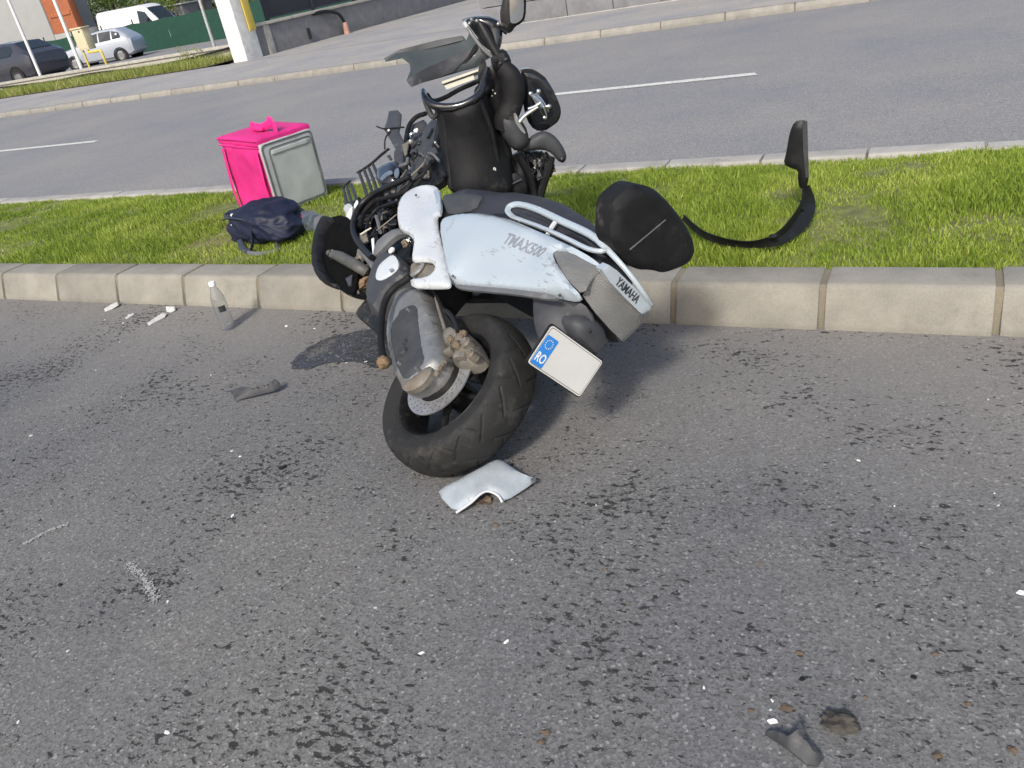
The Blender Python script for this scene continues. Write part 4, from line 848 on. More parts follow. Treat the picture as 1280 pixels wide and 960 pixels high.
road_shard('broken_trim', 'dgrey', [(956, 917, .008), (962, 912, .02), (974, 914, .03), (984, 920, .035), (996, 910, .045), (1000, 901, .05), (1008, 910, .04), (1005, 920, .035), (1016, 932, .03), (1030, 946, .012), (1022, 957, .006), (1008, 955, .012), (985, 936, .02)], .02, 'dark blue grey hooked plastic clip piece beside a wet clod on asphalt', bulge=.006, wob=.001, res=.006, sm=0, edge=.012)
o = lump('dirt_clod', pm('wet_clod', (.05, .045, .038), .7, var=.4, scale=40, bump=.6), None, gz(1050, 902, .012), .026, 8, .6, (1.3, .9, .6)); tag(o, 'dark wet dirt clod on asphalt near the hooked plastic clip', 'dirt')
# pale crumbs of plastic and glass, each lying on its own
def crumb(px, py, size, mat, label, group, seed, flat=.25, cat='fragment', name='plastic_fragment'):
    r_ = random.Random(seed); k = r_.randint(5, 7); a0 = r_.uniform(0, 6.28); c = gz(px, py, 0); pts = []
    el = r_.uniform(.35, .8); rot = r_.uniform(0, 3.14)
    for i in range(k):
        a = a0 + 6.283 * i / k + r_.uniform(-.3, .3); rr = size * r_.uniform(.7, 1.1)
        x, y = math.cos(a) * rr, math.sin(a) * rr * el
        pts.append((x * math.cos(rot) - y * math.sin(rot), x * math.sin(rot) + y * math.cos(rot)))
    h = size * flat; v = [(c.x + x, c.y + y, .001) for x, y in pts] + [(c.x + x * .8, c.y + y * .8, .001 + h * r_.uniform(.6, 1.6)) for x, y in pts]
    f = [tuple(range(k)), tuple(range(k, 2 * k))] + [(i, (i + 1) % k, (i + 1) % k + k, i + k) for i in range(k)]
    return tag(py_obj(name, v, f, mat, None, False), label, cat, group)
MARKS = [((286, 411), 'the clear bottle'), ((430, 445), 'the dark fluid stain'), ((610, 610), 'the silver body panel'), ((995, 930), 'the hooked plastic clip'), ((178, 725), 'the curved scrape mark'), ((60, 665), 'the faint straight scrape'), ((320, 487), 'the dark wedge of trim'), ((200, 395), 'the curled white scrap'), ((560, 560), 'the rear tyre')]
def near(px, py):
    p = gz(px, py); best = min(MARKS, key=lambda m: (gz(*m[0]) - p).length)
    return best[1] if (gz(*best[0]) - p).length < .42 else None
def lab(px, py, what, grp):
    n_ = near(px, py)
    return (what + ' lying on asphalt near ' + n_, grp + ' near ' + n_) if n_ else (what + ' lying alone on open asphalt', grp + ' on the open road')
W = 'small white plastic fragment lying on the grey asphalt'; WG = 'white fragments scattered on the road'
for k, (a, b, s) in enumerate(((39, 545, .012), (162, 394, .012), (154, 404, .007), (150, 428, .008), (131, 400, .006), (264, 469, .007), (290, 564, .008), (300, 571, .008), (457, 453, .012), (433, 454, .006), (209, 916, .010), (23, 903, .006), (85, 814, .006), (210, 752, .006), (291, 645, .010), (470, 760, .007), (527, 817, .009), (633, 803, .009), (640, 700, .005), (966, 902, .011), (1277, 742, .012), (1248, 632, .006), (1243, 617, .004), (745, 632, .006), (694, 652, .004), (1073, 576, .006), (1118, 633, .004), (963, 888, .005), (965, 876, .006), (880, 860, .005), (1165, 775, .004), (120, 463, .005), (152, 497, .006), (214, 537, .005), (302, 402, .005), (1235, 500, .005), (350, 404, .006), (358, 408, .010), (393, 411, .006))):
    crumb(a, b, s, 'white' if k % 3 else 'shardclear', *lab(a, b, 'small white plastic fragment' if k % 3 else 'small clear glassy fragment', 'white fragments' if k % 3 else 'clear fragments'), k)
road_shard('broken_clip', 'scrap', [(130, 386, .004), (140, 380, .012), (147, 377, .02), (148, 381, .015), (140, 386, .006), (131, 389, .004)], .01, 'white and dark clip lying in the gutter below the kerb', bulge=.004, wob=0, res=.006, sm=0)
road_shard('paper_scrap', 'scrap', [(184, 404, .003), (192, 398, .008), (203, 391, .015), (208, 392, .015), (206, 396, .008), (196, 401, .005), (186, 407, .003)], .008, 'thin white curled scrap on asphalt near the clear bottle', 'scrap', bulge=.004, wob=0, res=.006, sm=0)
road_shard('plastic_corner', 'scrap', [(207, 383, .02), (218, 383, .02), (219, 387, .012), (214, 390, .004), (208, 389, .004)], .012, 'small white angular plastic corner below the kerb', bulge=.004, wob=0, res=.006, sm=0)
road_shard('plastic_sliver', 'scrap', [(156, 397, .003), (166, 391, .006), (168, 392.5, .006), (158, 399, .003)], .004, 'narrow pale plastic sliver lying in the gutter', bulge=.002, wob=0, res=.006, sm=0)
road_shard('black_splinter', 'black', [(348, 585, .003), (356, 580, .006), (359, 582, .006), (351, 587, .003)], .004, 'short black splinter on asphalt left of the scooter tyre', bulge=.003, wob=0, res=.008)
D = 'tiny dark broken piece lying on the grey asphalt'; DG = 'dark fragments scattered on the road'
for k, (a, b, s) in enumerate(((100, 433, .012), (17, 576, .010), (237, 535, .008), (75, 732, .012), (1003, 849, .009), (1142, 847, .008), (800, 604, .005), (672, 655, .006), (1150, 812, .007))): crumb(a, b, s, 'black', *lab(a, b, 'tiny dark broken piece', 'dark fragments'), 100 + k)
# dry leaves
def dry_leaf(px, py, size, seed, label, group=None, z=.002):
    r_ = random.Random(seed); c = gz(px, py, z); a0 = r_.uniform(0, 6.28); n = 9; v = [(c.x, c.y, c.z + .006)]; f = []
    for i in range(n):
        a = 6.283 * i / n; rr = size * (.55 + .45 * abs(math.cos(a))) * (1 if i % 2 else .8)
        v.append((c.x + rr * math.cos(a + a0), c.y + rr * .7 * math.sin(a + a0), c.z + r_.uniform(0, .4) * size))
    for i in range(n): f.append((0, 1 + i, 1 + (i + 1) % n))
    nv = len(v); v += [(x, y, z_ - .0008) for x, y, z_ in v]; f += [tuple(nv + i for i in reversed(q)) for q in f]
    f += [(1 + i, 1 + (i + 1) % n, nv + 1 + (i + 1) % n, nv + 1 + i) for i in range(n)]
    return tag(py_obj('dry_leaf', v, f, 'leafbrown', None, False), label, 'leaf', group)
dry_leaf(605, 628, .035, 1, 'brown dry leaf caught under the silver body panel', z=.004)
for k, (a, b, s) in enumerate(((620, 657, .012), (1172, 945, .014), (682, 916, .014), (1000, 817, .012), (1265, 938, .014), (948, 704, .007), (1082, 872, .007), (938, 889, .009), (1168, 818, .010), (676, 928, .012), (983, 886, .016), (757, 712, .006), (786, 754, .006), (1210, 880, .010))):
    dry_leaf(a, b, s, 20 + k, *lab(a, b, 'small brown dry leaf scrap', 'dry leaf scraps'))
# fluid patch: thin wet sheet, ragged edge
def patch(name, mat, px, z, seed, rag, label, cat, kind=None):
    P = chaikin([Vector((*gz(a, b, z).xy, z)) for a, b in px], 3); c = sum(P, Vector()) / len(P); n = len(P)
    P = [c + (p - c) * (1 + rag * noise.noise(p * 19 + Vector((seed, 0, 0))) + rag * .6 * noise.noise(p * 55)) for p in P]
    return tag(py_obj(name, [(p.x, p.y, z) for p in P], [tuple(range(n))], mat, None, False), label, cat, None, kind)
patch('fluid_patch', 'spill', [(362, 452), (375, 440), (395, 428), (420, 419), (450, 412), (480, 410), (500, 430), (495, 455), (470, 462), (450, 452), (425, 452), (400, 455), (385, 462), (370, 462)], .004, 3, .10, 'dark wet fluid stain spreading from under the scooter on asphalt', 'stain')
# pale scrape marks made of many small flecks
def scrape(px, wid, n, seed, label):
    r_ = random.Random(seed); path = catmull([gz(a, b, .004) for a, b in px], 8); v = []; f = []
    for _ in range(n):
        i = r_.random() * (len(path) - 1); p = path[int(i)].lerp(path[min(int(i) + 1, len(path) - 1)], i % 1)
        q = p + Vector((r_.gauss(0, wid), r_.gauss(0, wid), r_.uniform(0, .0004))); s = r_.uniform(.001, .0036); a = r_.uniform(0, 6.28); b = len(v)
        for k in range(4): v.append((q.x + s * r_.uniform(.6, 1.4) * math.cos(a + k * 1.57), q.y + s * r_.uniform(.5, 1.2) * math.sin(a + k * 1.57), q.z))
        f.append((b, b + 1, b + 2, b + 3))
    return tag(py_obj('scrape_mark', v, f, 'chalk', None, False), label, 'scrape mark')
scrape([(160, 705), (172, 713), (182, 726), (188, 738), (194, 750)], .008, 520, 1, 'curved chalky white scrape mark on the dark pitted asphalt')
scrape([(82, 656), (66, 661), (45, 672), (32, 679)], .005, 220, 2, 'faint straight pale scrape mark on asphalt beside dark pits')

# clear bottle standing by the kerb ---------------------------------------------------------
bpos = gz(286, 411, 0); H_b = .232
bprof = [(.0, .004), (.026, .003), (.031, .010), (.0315, .03), (.030, .036), (.0315, .045), (.0315, .075), (.030, .08), (.0315, .09), (.0315, .135), (.029, .155), (.022, .178), (.014, .198), (.0125, .205), (.0125, .212), (.0118, .212), (.0118, .204), (.0133, .197), (.0213, .177), (.0283, .154), (.0308, .135), (.0308, .09), (.0293, .08), (.0308, .075), (.0308, .045), (.0293, .036), (.0308, .03), (.0303, .011), (.025, .0045), (0, .0055)]
bo = empty('plastic_bottle', Matrix.Translation(bpos) @ Matrix.Scale(1.17, 4)); tag(bo, 'clear plastic bottle standing on asphalt beside the kerb', 'bottle')
lathe('bottle_body', 'bottle', bo, bprof, 40)
lathe('bottle_cap', 'white', bo, [(0, .226), (.013, .226), (.0148, .223), (.0148, .208), (.0132, .208)], 24)
lv = []; lf = []
for i in range(7):
    a = math.radians(-60 + 9 * i)
    for z in (.092, .120): lv.append((.0324 * math.cos(a), .0324 * math.sin(a), z))
for i in range(6): lf.append((2 * i, 2 * i + 2, 2 * i + 3, 2 * i + 1))
py_obj('bottle_label', lv, lf, 'inkdark', bo)

# black curved strip on the median -----------------------------------------------------------
sc = empty('fairing_strip', Matrix.Translation((0, 0, 0)))
tag(sc, 'long curved black plastic fairing strip with upright end on the grass', 'plastic strip')
def ribbon(name, mat, par, A, B, thick=.004, n=7):
    """shell between two edge curves"""
    a = catmull(A, n); b = catmull(B, n); v = []; f = []; m = len(a)
    for p, q in zip(a, b):
        mid = (p + q) / 2; v += [p, mid, q]
    nv = len(v)
    for i in range(m):
        d = ((a[min(i + 1, m - 1)] - a[max(i - 1, 0)]).cross(b[i] - a[i])); d = d.normalized() if d.length > 1e-9 else Vector((0, 0, 1))
        v[3 * i + 1] = v[3 * i + 1] + d * (b[i] - a[i]).length * .12
        for k in range(3): v.append(v[3 * i + k] - d * thick)
    for i in range(m - 1):
        for k in range(2):
            p = 3 * i + k; f.append((p, p + 1, p + 4, p + 3)); f.append((nv + p, nv + p + 3, nv + p + 4, nv + p + 1))
        for k in (0, 2): p = 3 * i + k; f.append((p, p + 3, nv + p + 3, nv + p))
    for i in (0, m - 1):
        for k in range(2): p = 3 * i + k; f.append((p, p + 1, nv + p + 1, nv + p))
    return py_obj(name, v, f, mat, par)
gpt = lambda a, b, z: gz(a, b, z)
base = gz(1010, 262, .21)
def up(a, b): return gy(a, b, base.y)
ribbon('strip_arc', 'blackmatte', sc, [gpt(855, 268, .26), gpt(878, 287, .235), gpt(905, 297, .225), (gpt(935, 301, .22)), gpt(960, 296, .23), gpt(978, 284, .245), gpt(994, 264, .27), gpt(1002, 248, .29), gpt(1002, 232, .32)],
       [gpt(853, 275, .235), gpt(875, 294, .20), gpt(903, 305, .185), gpt(936, 309, .18), gpt(974, 306, .18), gpt(1001, 290, .18), gpt(1016, 269, .19), gpt(1018, 251, .22), gpt(1011, 232, .30)])
panel('strip_fin', 'black', sc, [(993, 152), (1003, 150), (1009, 152), (1009.5, 190), (1011, 222), (1008, 236), (999, 236), (997, 222), (998, 213), (988, 210), (979, 205), (983, 190), (987, 165)], I4, 1, base.y, bulge=.012, thick=.006, sm=1, edge=.03)
panel('strip_fin_edge', 'dgrey', sc, [(1003, 151), (1009, 152), (1010, 190), (1011, 222), (1007, 222), (1004, 190)], I4, 1, base.y - .016, bulge=.004, thick=.006, sm=0)
for k, (a, b) in enumerate(((967, 295), (1005, 252), (1000, 262))): lump('strip_clip', 'black', sc, gz(a, b, .235), .013, k, .5, (1.4, 1, .7))

# delivery bag --------------------------------------------------------------------------------
N0 = Vector((-4.02, 4.05, .135)); dA = Vector((-.957, .291, 0)); dB = Vector((.289, .957, 0))
BAG = Matrix(((dA.x, dB.x, 0, N0.x), (dA.y, dB.y, 0, N0.y), (0, 0, 1, N0.z), (0, 0, 0, 1)))   # x along the pink side, y along the grey side
BAG = BAG @ Matrix(((1, 0, -.07, 0), (0, 1, 0, 0), (0, 0, 1, 0), (0, 0, 0, 1)))
BAGM = BAG; bag = empty('delivery_bag', Matrix.Translation(N0)); bag.matrix_world = BAGM; tag(bag, 'bright pink cube delivery bag with grey side standing on the grass', 'delivery bag')
LA, LB, LH = .51, .45, .53
def soft_box(name, mat, par, x0, x1, y0, y1, z0, z1, n=14, amp=.006, bev=.02, seed=0):
    bm = bmesh.new(); bmesh.ops.create_cube(bm, size=1)
    bmesh.ops.subdivide_edges(bm, edges=list(bm.edges), cuts=n, use_grid_fill=True)
    for v in bm.verts:
        p = v.co * 2; q = Vector((p.x, p.y, p.z))
        for k in range(3):   # round the edges
            pass
        x, y, z = (x0 + x1) / 2 + p.x * (x1 - x0) / 2, (y0 + y1) / 2 + p.y * (y1 - y0) / 2, (z0 + z1) / 2 + p.z * (z1 - z0) / 2
        w = Vector((x, y, z)); c = Vector((min(max(x, x0 + bev), x1 - bev), min(max(y, y0 + bev), y1 - bev), min(max(z, z0 + bev), z1 - bev)))
        d = w - c; w = c + d.normalized() * min(d.length, bev) if d.length > 1e-6 else w
        nn = noise.noise(w * 6 + Vector((seed, 0, 0))) + .6 * noise.noise(w * 15 + Vector((0, seed, 0)))
        nrm = Vector((p.x if abs(p.x) > .99 else 0, p.y if abs(p.y) > .99 else 0, p.z if abs(p.z) > .99 else 0))
        v.co = w + (nrm.normalized() * nn * amp if nrm.length else Vector())
    return bm_obj(name, bm, mat, par, angle=60)
soft_box('bag_body', 'pink', bag, 0, LA, .02, LB, 0, LH - .03, 16, .014, .03, 1)
lid = soft_box('bag_lid', 'pink', bag, -.004, LA + .004, .015, LB + .004, LH - .055, LH, 12, .004, .018, 2)
tube('zip', 'pinkdark', lid, [(-.006, .02, LH - .058), (.17, .012, LH - .06), (.34, .010, LH - .058), (LA + .006, .02, LH - .062)], .005)
tube('zip', 'pinkdark', lid, [(.0, .008, LH - .012), (.25, .004, LH - .008), (LA, .008, LH - .014)], .004)
# grey panel is the side facing the scooter (x = 0 plane)
gp = soft_box('grey_panel', 'bagside', bag, -.022, .006, .022, LB - .008, .02, LH - .035, 12, .004, .012, 3)
gp.data.transform(Matrix.Identity(4))
def rect_x(x, y0, y1, z0, z1, r=.03):
    P = []
    for cy, cz, a0 in ((y1 - r, z1 - r, 0), (y0 + r, z1 - r, 90), (y0 + r, z0 + r, 180), (y1 - r, z0 + r, 270)):
        for k in range(4): a = math.radians(a0 + 30 * k); P.append((x, cy + r * math.cos(a), cz + r * math.sin(a)))
    return P
tube('piping', 'bagpipe', gp, rect_x(-.024, .03, LB - .015, .028, LH - .045), .0045, closed=True, sm=1)
tube('piping', 'bagpipe', gp, rect_x(-.026, .075, LB - .03, .05, LH - .075), .003, closed=True, sm=1)
soft_box('pocket_flap', 'bagside', gp, -.032, -.02, .09, LB - .05, LH - .12, LH - .09, 8, .002, .006, 4)
box('bottom_band', 'white', bag, (LA * .5, .014, .03), (LA * .86, .008, .02), None, .003)
for x in (.02, .46): tube('strap', 'pinkdark', bag, [(x, .008, LH - .08), (x - .006, -.004, .3), (x + .006, -.006, .15), (x, .006, .02)], [.016, .018, .018, .016], flat=.25, nref=(0, 1, 0))
tube('carry_handle', 'pinkdark', bag, [(.33, .2, LH - .005), (.31, .2, LH + .035), (.25, .19, LH + .03), (.18, .2, LH + .028), (.10, .2, LH + .05), (.07, .21, LH + .075), (.04, .21, LH - .005)], [.024, .026, .028, .026, .028, .028, .022], flat=.3, nref=(0, 1, 0))
soft_box('handle_wrap', 'pink', bag, .15, .29, .165, .225, LH + .005, LH + .04, 6, .004, .014, 6)

# navy backpack slumped before it ----------------------------------------------------------------
bc = gz(333, 303, .15)
BP = Matrix.Translation((bc.x - .01, bc.y + .07, .135)) @ Matrix.Rotation(math.radians(-12), 4, 'Z') @ Matrix.Diagonal((1.12, 1.1, 1.0, 1))
pk = empty('backpack', BP); tag(pk, 'slumped dark navy backpack lying on grass before the pink bag', 'backpack')
bm = bmesh.new(); bmesh.ops.create_icosphere(bm, subdivisions=5, radius=1)
for v in bm.verts:
    p = v.co.copy(); e = .72
    q = Vector((math.copysign(abs(p.x) ** e, p.x) * .27, math.copysign(abs(p.y) ** e, p.y) * .16, math.copysign(abs(p.z) ** e, p.z) * .125))
    q.z *= 1 - .28 * max(0, p.x) + .10 * max(0, -p.x - .2); q.z += .02 * math.sin(p.x * 3 + 1)
    fold = abs(noise.noise(Vector((q.x * 7 + q.z * 5, q.y * 9, q.z * 11)))) + .45 * abs(noise.noise(Vector((q.x * 19, q.y * 17 + 4, q.z * 23))))
    q *= 1.07 - .24 * fold
    q.z = max(q.z + .115, .0); v.co = q
body = bm_obj('pack_body', bm, 'navy', pk, angle=70)
tube('zip', 'navylt', body, [(-.22, -.13, .17), (-.1, -.155, .20), (.05, -.15, .19), (.18, -.13, .14), (.24, -.09, .08)], .006)
tube('shoulder_strap', 'navylt', pk, [(.06, -.15, .14), (.10, -.19, .08), (.08, -.21, .03), (.0, -.2, .025), (-.06, -.17, .07)], [.016, .02, .02, .02, .014], flat=.3)
tube('shoulder_strap', 'bagpipe', pk, [(.18, -.10, .05), (.25, -.16, .02), (.17, -.22, .02), (.08, -.23, .025)], [.012, .016, .014, .012], flat=.3)
tube('pack_handle', 'navylt', pk, [(-.26, -.04, .14), (-.30, -.06, .17), (-.30, .0, .18), (-.26, .02, .15)], .009)
c = BP.inverted() @ gy(291, 269, BP.translation.y - .11); lump('logo_badge', 'white', pk, c, .014, 1, .1, (1.3, .8, .8), 2)
c = BP.inverted() @ gy(289.5, 281, BP.translation.y - .11); lump('zip_pull', 'white', pk, c, .006, 2, .1, (1, .8, 1), 2)

# ------------------------------------------------------------------ far side of the road
def blockbox(name, mat, x0, x1, y0, y1, z0, z1, par=None, bev=.01):
    return box(name, mat, par, ((x0 + x1) / 2, (y0 + y1) / 2, (z0 + z1) / 2), (x1 - x0, y1 - y0, z1 - z0), None, bev)
lw = tag(blockbox('low_wall', 'wallpale', -60, -18.2, 19.2, 19.45, .0, .42), 'low pale concrete wall along the weedy verge', 'wall')
for k in range(17): blockbox('coping', 'wallpale', -60 + 2.459 * k + .01, -60 + 2.459 * (k + 1), 19.15, 19.5, .42, .5, lw)
tube('wall_cable', 'black', lw, [(-30, 19.13, .35), (-27, 19.12, .28), (-25, 19.12, .33), (-22.5, 19.12, .26), (-20.5, 19.12, .30), (-18.3, 19.12, .45)], .03)
p = gy(306, 74, 17.9)
pil = tag(blockbox('gate_pillar', 'pillar', p.x - .28, p.x + .23, 17.75, 18.4, .05, 3.6, None, .03), 'tall whitewashed concrete pillar at the driveway corner', 'pillar')
pxr = p.x + .23
# wall running back along the driveway, with dark panels on it
WX = pxr - .05
dw = tag(blockbox('driveway_wall', 'wallgrey', WX - .25, WX, 18.4, 36, .0, .86), 'grey rendered low wall with dark panels beside the driveway', 'wall')
blockbox('coping', 'wallpale', WX - .3, WX + .06, 18.42, 36, .86, .94, dw)
blockbox('end_pier', 'wallpale', WX - .27, WX + .03, 18.75, 19.0, .0, .855, dw)
fnc = empty('panel_fence', Matrix.Translation((WX - .12, 19, .94))); tag(fnc, 'dark navy metal panel fence standing on the grey driveway wall', 'fence')
for k in range(8):
    y0 = .2 + 2.1 * k
    box('metal_panel', 'navypanel', fnc, (0, y0 + 1.0, .95), (.03, 1.96, 1.8), None, .005)
    box('fence_post', 'navypanel', fnc, (0, y0 - .03, 1.0), (.09, .09, 2.0), None, .008)
    for z in (.08, 1.8): box('panel_frame', 'navypanel', fnc, (.02, y0 + 1.0, z), (.03, 1.98, .05), None, .004)
tag(box('warning_board', 'yellow', None, (pxr + .04, 18.25, 1.55), (.04, .26, 1.5), None, .01), 'narrow yellow board fixed upright behind the white pillar', 'board')
cp = empty('cable_stub', Matrix.Translation((WX + .15, 22.2, .1))); tag(cp, 'black cable bending down into a faded orange pipe by the wall', 'cable')
tube('cable', 'black', cp, [(-.15, -1.2, .75), (.0, -.7, .74), (.05, -.2, .6), (.05, 0, .3)], .05)
lathe('pipe_end', 'orange', cp, [(.10, 0), (.085, .2), (.07, .34), (.05, .34)], 14, Matrix.Translation((.05, 0, 0)))
tag(lathe('drain_pipe', 'black', None, [(.05, 0), (.05, .3), (0, .3)], 10, Matrix.Translation((WX + .03, 20.6, .22))), 'short black drain stub on the grey driveway wall', 'pipe')
# concrete block wall further right
rwl = empty('block_wall', Matrix.Translation((-9.0, 16.75, 0))); tag(rwl, 'dark grey block wall at the pavement edge past the driveway', 'wall')
for r_ in range(4):
    for k in range(9): box('concrete_block', 'wallgrey', rwl, (1.0 * k + .5, .15, .3 + .4 * r_), (.985, .3, .385), None, .012)
blockbox('wall_footing', 'wallpale', 0, 9, -.06, .3, .05, .11, rwl)
# posts, gas cabinet
for (a, b, top, r) in ((49.5, 92, 6, .055), (100.5, 82, 6, .06)):
    q = gy(a, b, 19.7)
    tag(lathe('metal_post', 'postwhite', None, [(r * 1.3, 0), (r * 1.3, .06), (r, .07), (r * .9, top), (0, top)], 16, Matrix.Translation((q.x, 19.7, .12))), 'thin white post standing behind the low pale wall' if a < 60 else 'thin white post beside the beige gas cabinet', 'post')
q = gy(268, 58, 27); tag(lathe('metal_post', 'tin', None, [(.07, 0), (.06, 4.5), (0, 4.5)], 12, Matrix.Translation((q.x, 27, .12))), 'grey metal post before the green mesh fence', 'post')
c0 = gy(96, 33, 19.9); c1 = gy(120, 55, 19.9)
q = gy(110, 62, 19.9); cab = empty('gas_cabinet', Matrix.Translation((q.x, 19.9, q.z))); tag(cab, 'beige gas meter cabinet with yellow pipes above the low wall', 'cabinet')
hz = gy(103, 35, 19.9).z - q.z
box('cabinet_body', 'beige', cab, (0, 0, hz * .5), (.52, .3, hz), None, .02); box('cabinet_lid', 'beige', cab, (0, -.01, hz + .02), (.58, .36, .05), None, .015)
box('cabinet_door', 'beige', cab, (0.0, -.153, hz * .5), (.44, .012, hz * .86), None, .004); box('vent', 'black', cab, (.1, -.162, hz * .86), (.08, .01, .05), None, .002)
for x in (-.2, ): tube('gas_pipe', 'yellow', cab, [(x, -.05, -.9), (x, -.05, -.3), (x, -.05, 0.02)], .035)
tube('gas_pipe', 'yellow', cab, [(.1, -.08, .02), (.12, -.1, -.08), (.3, -.1, -.09), (.62, -.1, -.09), (.72, -.1, -.12), (.74, -.1, -.3), (.74, -.1, -.8)], .04)

# green mesh fence: posts and mesh panels
gf = empty('mesh_fence', Matrix.Translation((-66, 33, -.05))); tag(gf, 'dark green mesh covered fence behind the parked cars', 'fence')
for k in range(19):
    v = []; f = []; n = 8
    for i in range(n + 1):
        for j in range(5): v.append((2.5 * k + 2.5 * i / n, .03 * noise.noise((k * 3 + i * .7, j * .8, 1)), (1.62 + .06 * math.sin(math.pi * i / n + math.pi)) * j / 4))
    for i in range(n):
        for j in range(4): f.append((i * 5 + j, i * 5 + j + 1, i * 5 + j + 6, i * 5 + j + 5))
    py_obj('mesh_panel', v, f, 'greennet', gf)
    lathe('fence_post', 'black', gf, [(.04, 0), (.035, 1.82), (0, 1.83)], 10, Matrix.Translation((2.5 * k, .06, 0)))

# vehicles -------------------------------------------------------------------------------------
def vehicle(name, mat, origin, heading, st, wheels, label, cat, wr=.34, glass=(), lamps=(), group=None):
    """st: stations (x from nose back, half width, z bottom, z belt, z roof, half width of roof)"""
    root = empty(name, Matrix.Translation(origin) @ Matrix.Rotation(heading, 4, 'Z')); tag(root, label, cat, group)
    def sec(x):
        X = [s[0] for s in st]; return [float(np.interp(x, X, [s[k] for s in st])) for k in range(1, 6)]
    xs = sorted(set([s[0] for s in st] + list(np.linspace(st[0][0], st[-1][0], 40))))
    def ring(x):
        w, zb, zt, zr, wr_ = sec(x); h = zt - zb
        R = [(w * .86, zb), (w * .97, zb + .10 * h), (w, zb + .35 * h), (w * 1.0, zb + .6 * h), (w * .975, zb + .85 * h), (w * .95, zt)]
        g = zr - zt
        R += [(w * .95 + (wr_ - w * .95) * .5, zt + g * .5), (wr_ + .0, zt + g * .86), (wr_ * .90, zt + g * .97), (wr_ * .5, zr), (0, zr + .01)]
        return R
    v = []; f = []; n = len(ring(0)); m = 2 * n - 1
    for x in xs:
        R = ring(x); v += [(-x, y, z) for y, z in R] + [(-x, -y, z) for y, z in reversed(R[:-1])]
    for i in range(len(xs) - 1):
        for k in range(m - 1): f.append((i * m + k, i * m + k + 1, (i + 1) * m + k + 1, (i + 1) * m + k))
        f.append((i * m + m - 1, i * m, (i + 1) * m, (i + 1) * m + m - 1))
    f += [tuple(range(m)), tuple(range((len(xs) - 1) * m, len(xs) * m))]
    body = py_obj('body', v, f, mat, root, angle=32)
    def surf(x, t, side):   # t in 0..1 from belt to roof edge
        w, zb, zt, zr, wr_ = sec(x); g = zr - zt
        return Vector((-x, side * (w * .95 + (wr_ - w * .95) * min(1, t / .86)) + side * .03, zt + g * t))
    for (poly) in glass:      # side windows: list of (x, t)
        for s in (1, -1):
            P = [surf(x, t, s) for x, t in poly]; Q = [p - Vector((0, s * .05, 0)) for p in P]; k = len(P)
            py_obj('side_window', P + Q, [tuple(range(k)), tuple(range(k, 2 * k))] + [(i, (i + 1) % k, (i + 1) % k + k, i + k) for i in range(k)], 'carglass', body, False)
    for (xa, xb, inset, m_, nm) in lamps:      # windscreens: between two stations over the top
        P = []
        for i in range(5):
            x = xa + (xb - xa) * i / 4; w, zb, zt, zr, wr_ = sec(x)
            for j in range(5): y = (wr_ * inset) * (-1 + j / 2); P.append((-x + (.012 if xb > xa else -.012), y, zr + .022 - .05 * abs(j - 2) / 2 * .3))
        F = [(i * 5 + j, i * 5 + j + 1, i * 5 + j + 6, i * 5 + j + 5) for i in range(4) for j in range(4)]
        py_obj(nm, P, F, m_, body)
    for x in wheels:
        for s in (1, -1):
            w = sec(x)[0]; c = Matrix.Translation((-x, s * (w - .10), wr)) @ Matrix.Rotation(-s * math.pi / 2, 4, 'X')
            wh = lathe('wheel', 'rubber', root, [(wr * .62, -.1), (wr * .95, -.11), (wr, -.08), (wr, .08), (wr * .95, .11), (wr * .62, .10)], 28, c, True)
            lathe('hub_cap', 'alu', wh, [(0, .10), (wr * .2, .105), (wr * .55, .085), (wr * .64, .10), (wr * .64, .05)], 20, c)
            lathe('wheel_arch', 'black', body, [(0, .118 - .03), (wr * 1.16, .118 - .03), (wr * 1.16, .118 + .0), (wr * 1.02, .118 + .0)], 28, c)
    return root, body
suv = [(0, .70, .42, .62, .66, .55), (.08, .84, .30, .80, .84, .66), (.35, .93, .24, .95, 1.0, .74), (1.25, .97, .22, 1.04, 1.10, .78), (1.45, .97, .22, 1.06, 1.14, .78), (2.25, .98, .22, 1.08, 1.58, .66), (3.0, .98, .22, 1.10, 1.66, .66), (3.9, .97, .22, 1.14, 1.60, .64), (4.55, .95, .26, 1.16, 1.24, .70), (4.80, .90, .34, 1.05, 1.10, .66), (4.9, .74, .45, .80, .84, .58)]
so = gy(-14, 110, 23.2)
r1, b1 = vehicle('parked_suv', 'carDark', (so.x, 22.9, .08), math.radians(183), suv, (.98, 3.85), 'dark graphite parked SUV behind the low wall', 'car', .36,
    [[(1.75, .06), (2.3, .80), (2.85, .82), (2.85, .06)], [(2.93, .06), (2.93, .82), (3.75, .80), (3.95, .45), (3.8, .06)]], [(1.5, 2.2, .9, 'carglass', 'windscreen'), (4.5, 3.95, .9, 'carglass', 'rear_window')])
for s in (1, -1): box('headlamp', 'white', b1, (-.22, s * .72, .80), (.34, .32, .10), Matrix.Rotation(s * -.5, 3, 'Z'), .03)
box('grille', 'black', b1, (-.03, 0, .58), (.12, .9, .28), None, .03); box('bumper', 'carDark', b1, (-.04, 0, .36), (.2, 1.5, .16), None, .05)
for s in (1, -1): box('door_mirror', 'carDark', b1, (-1.72, s * 1.06, 1.12), (.14, .2, .13), None, .04)
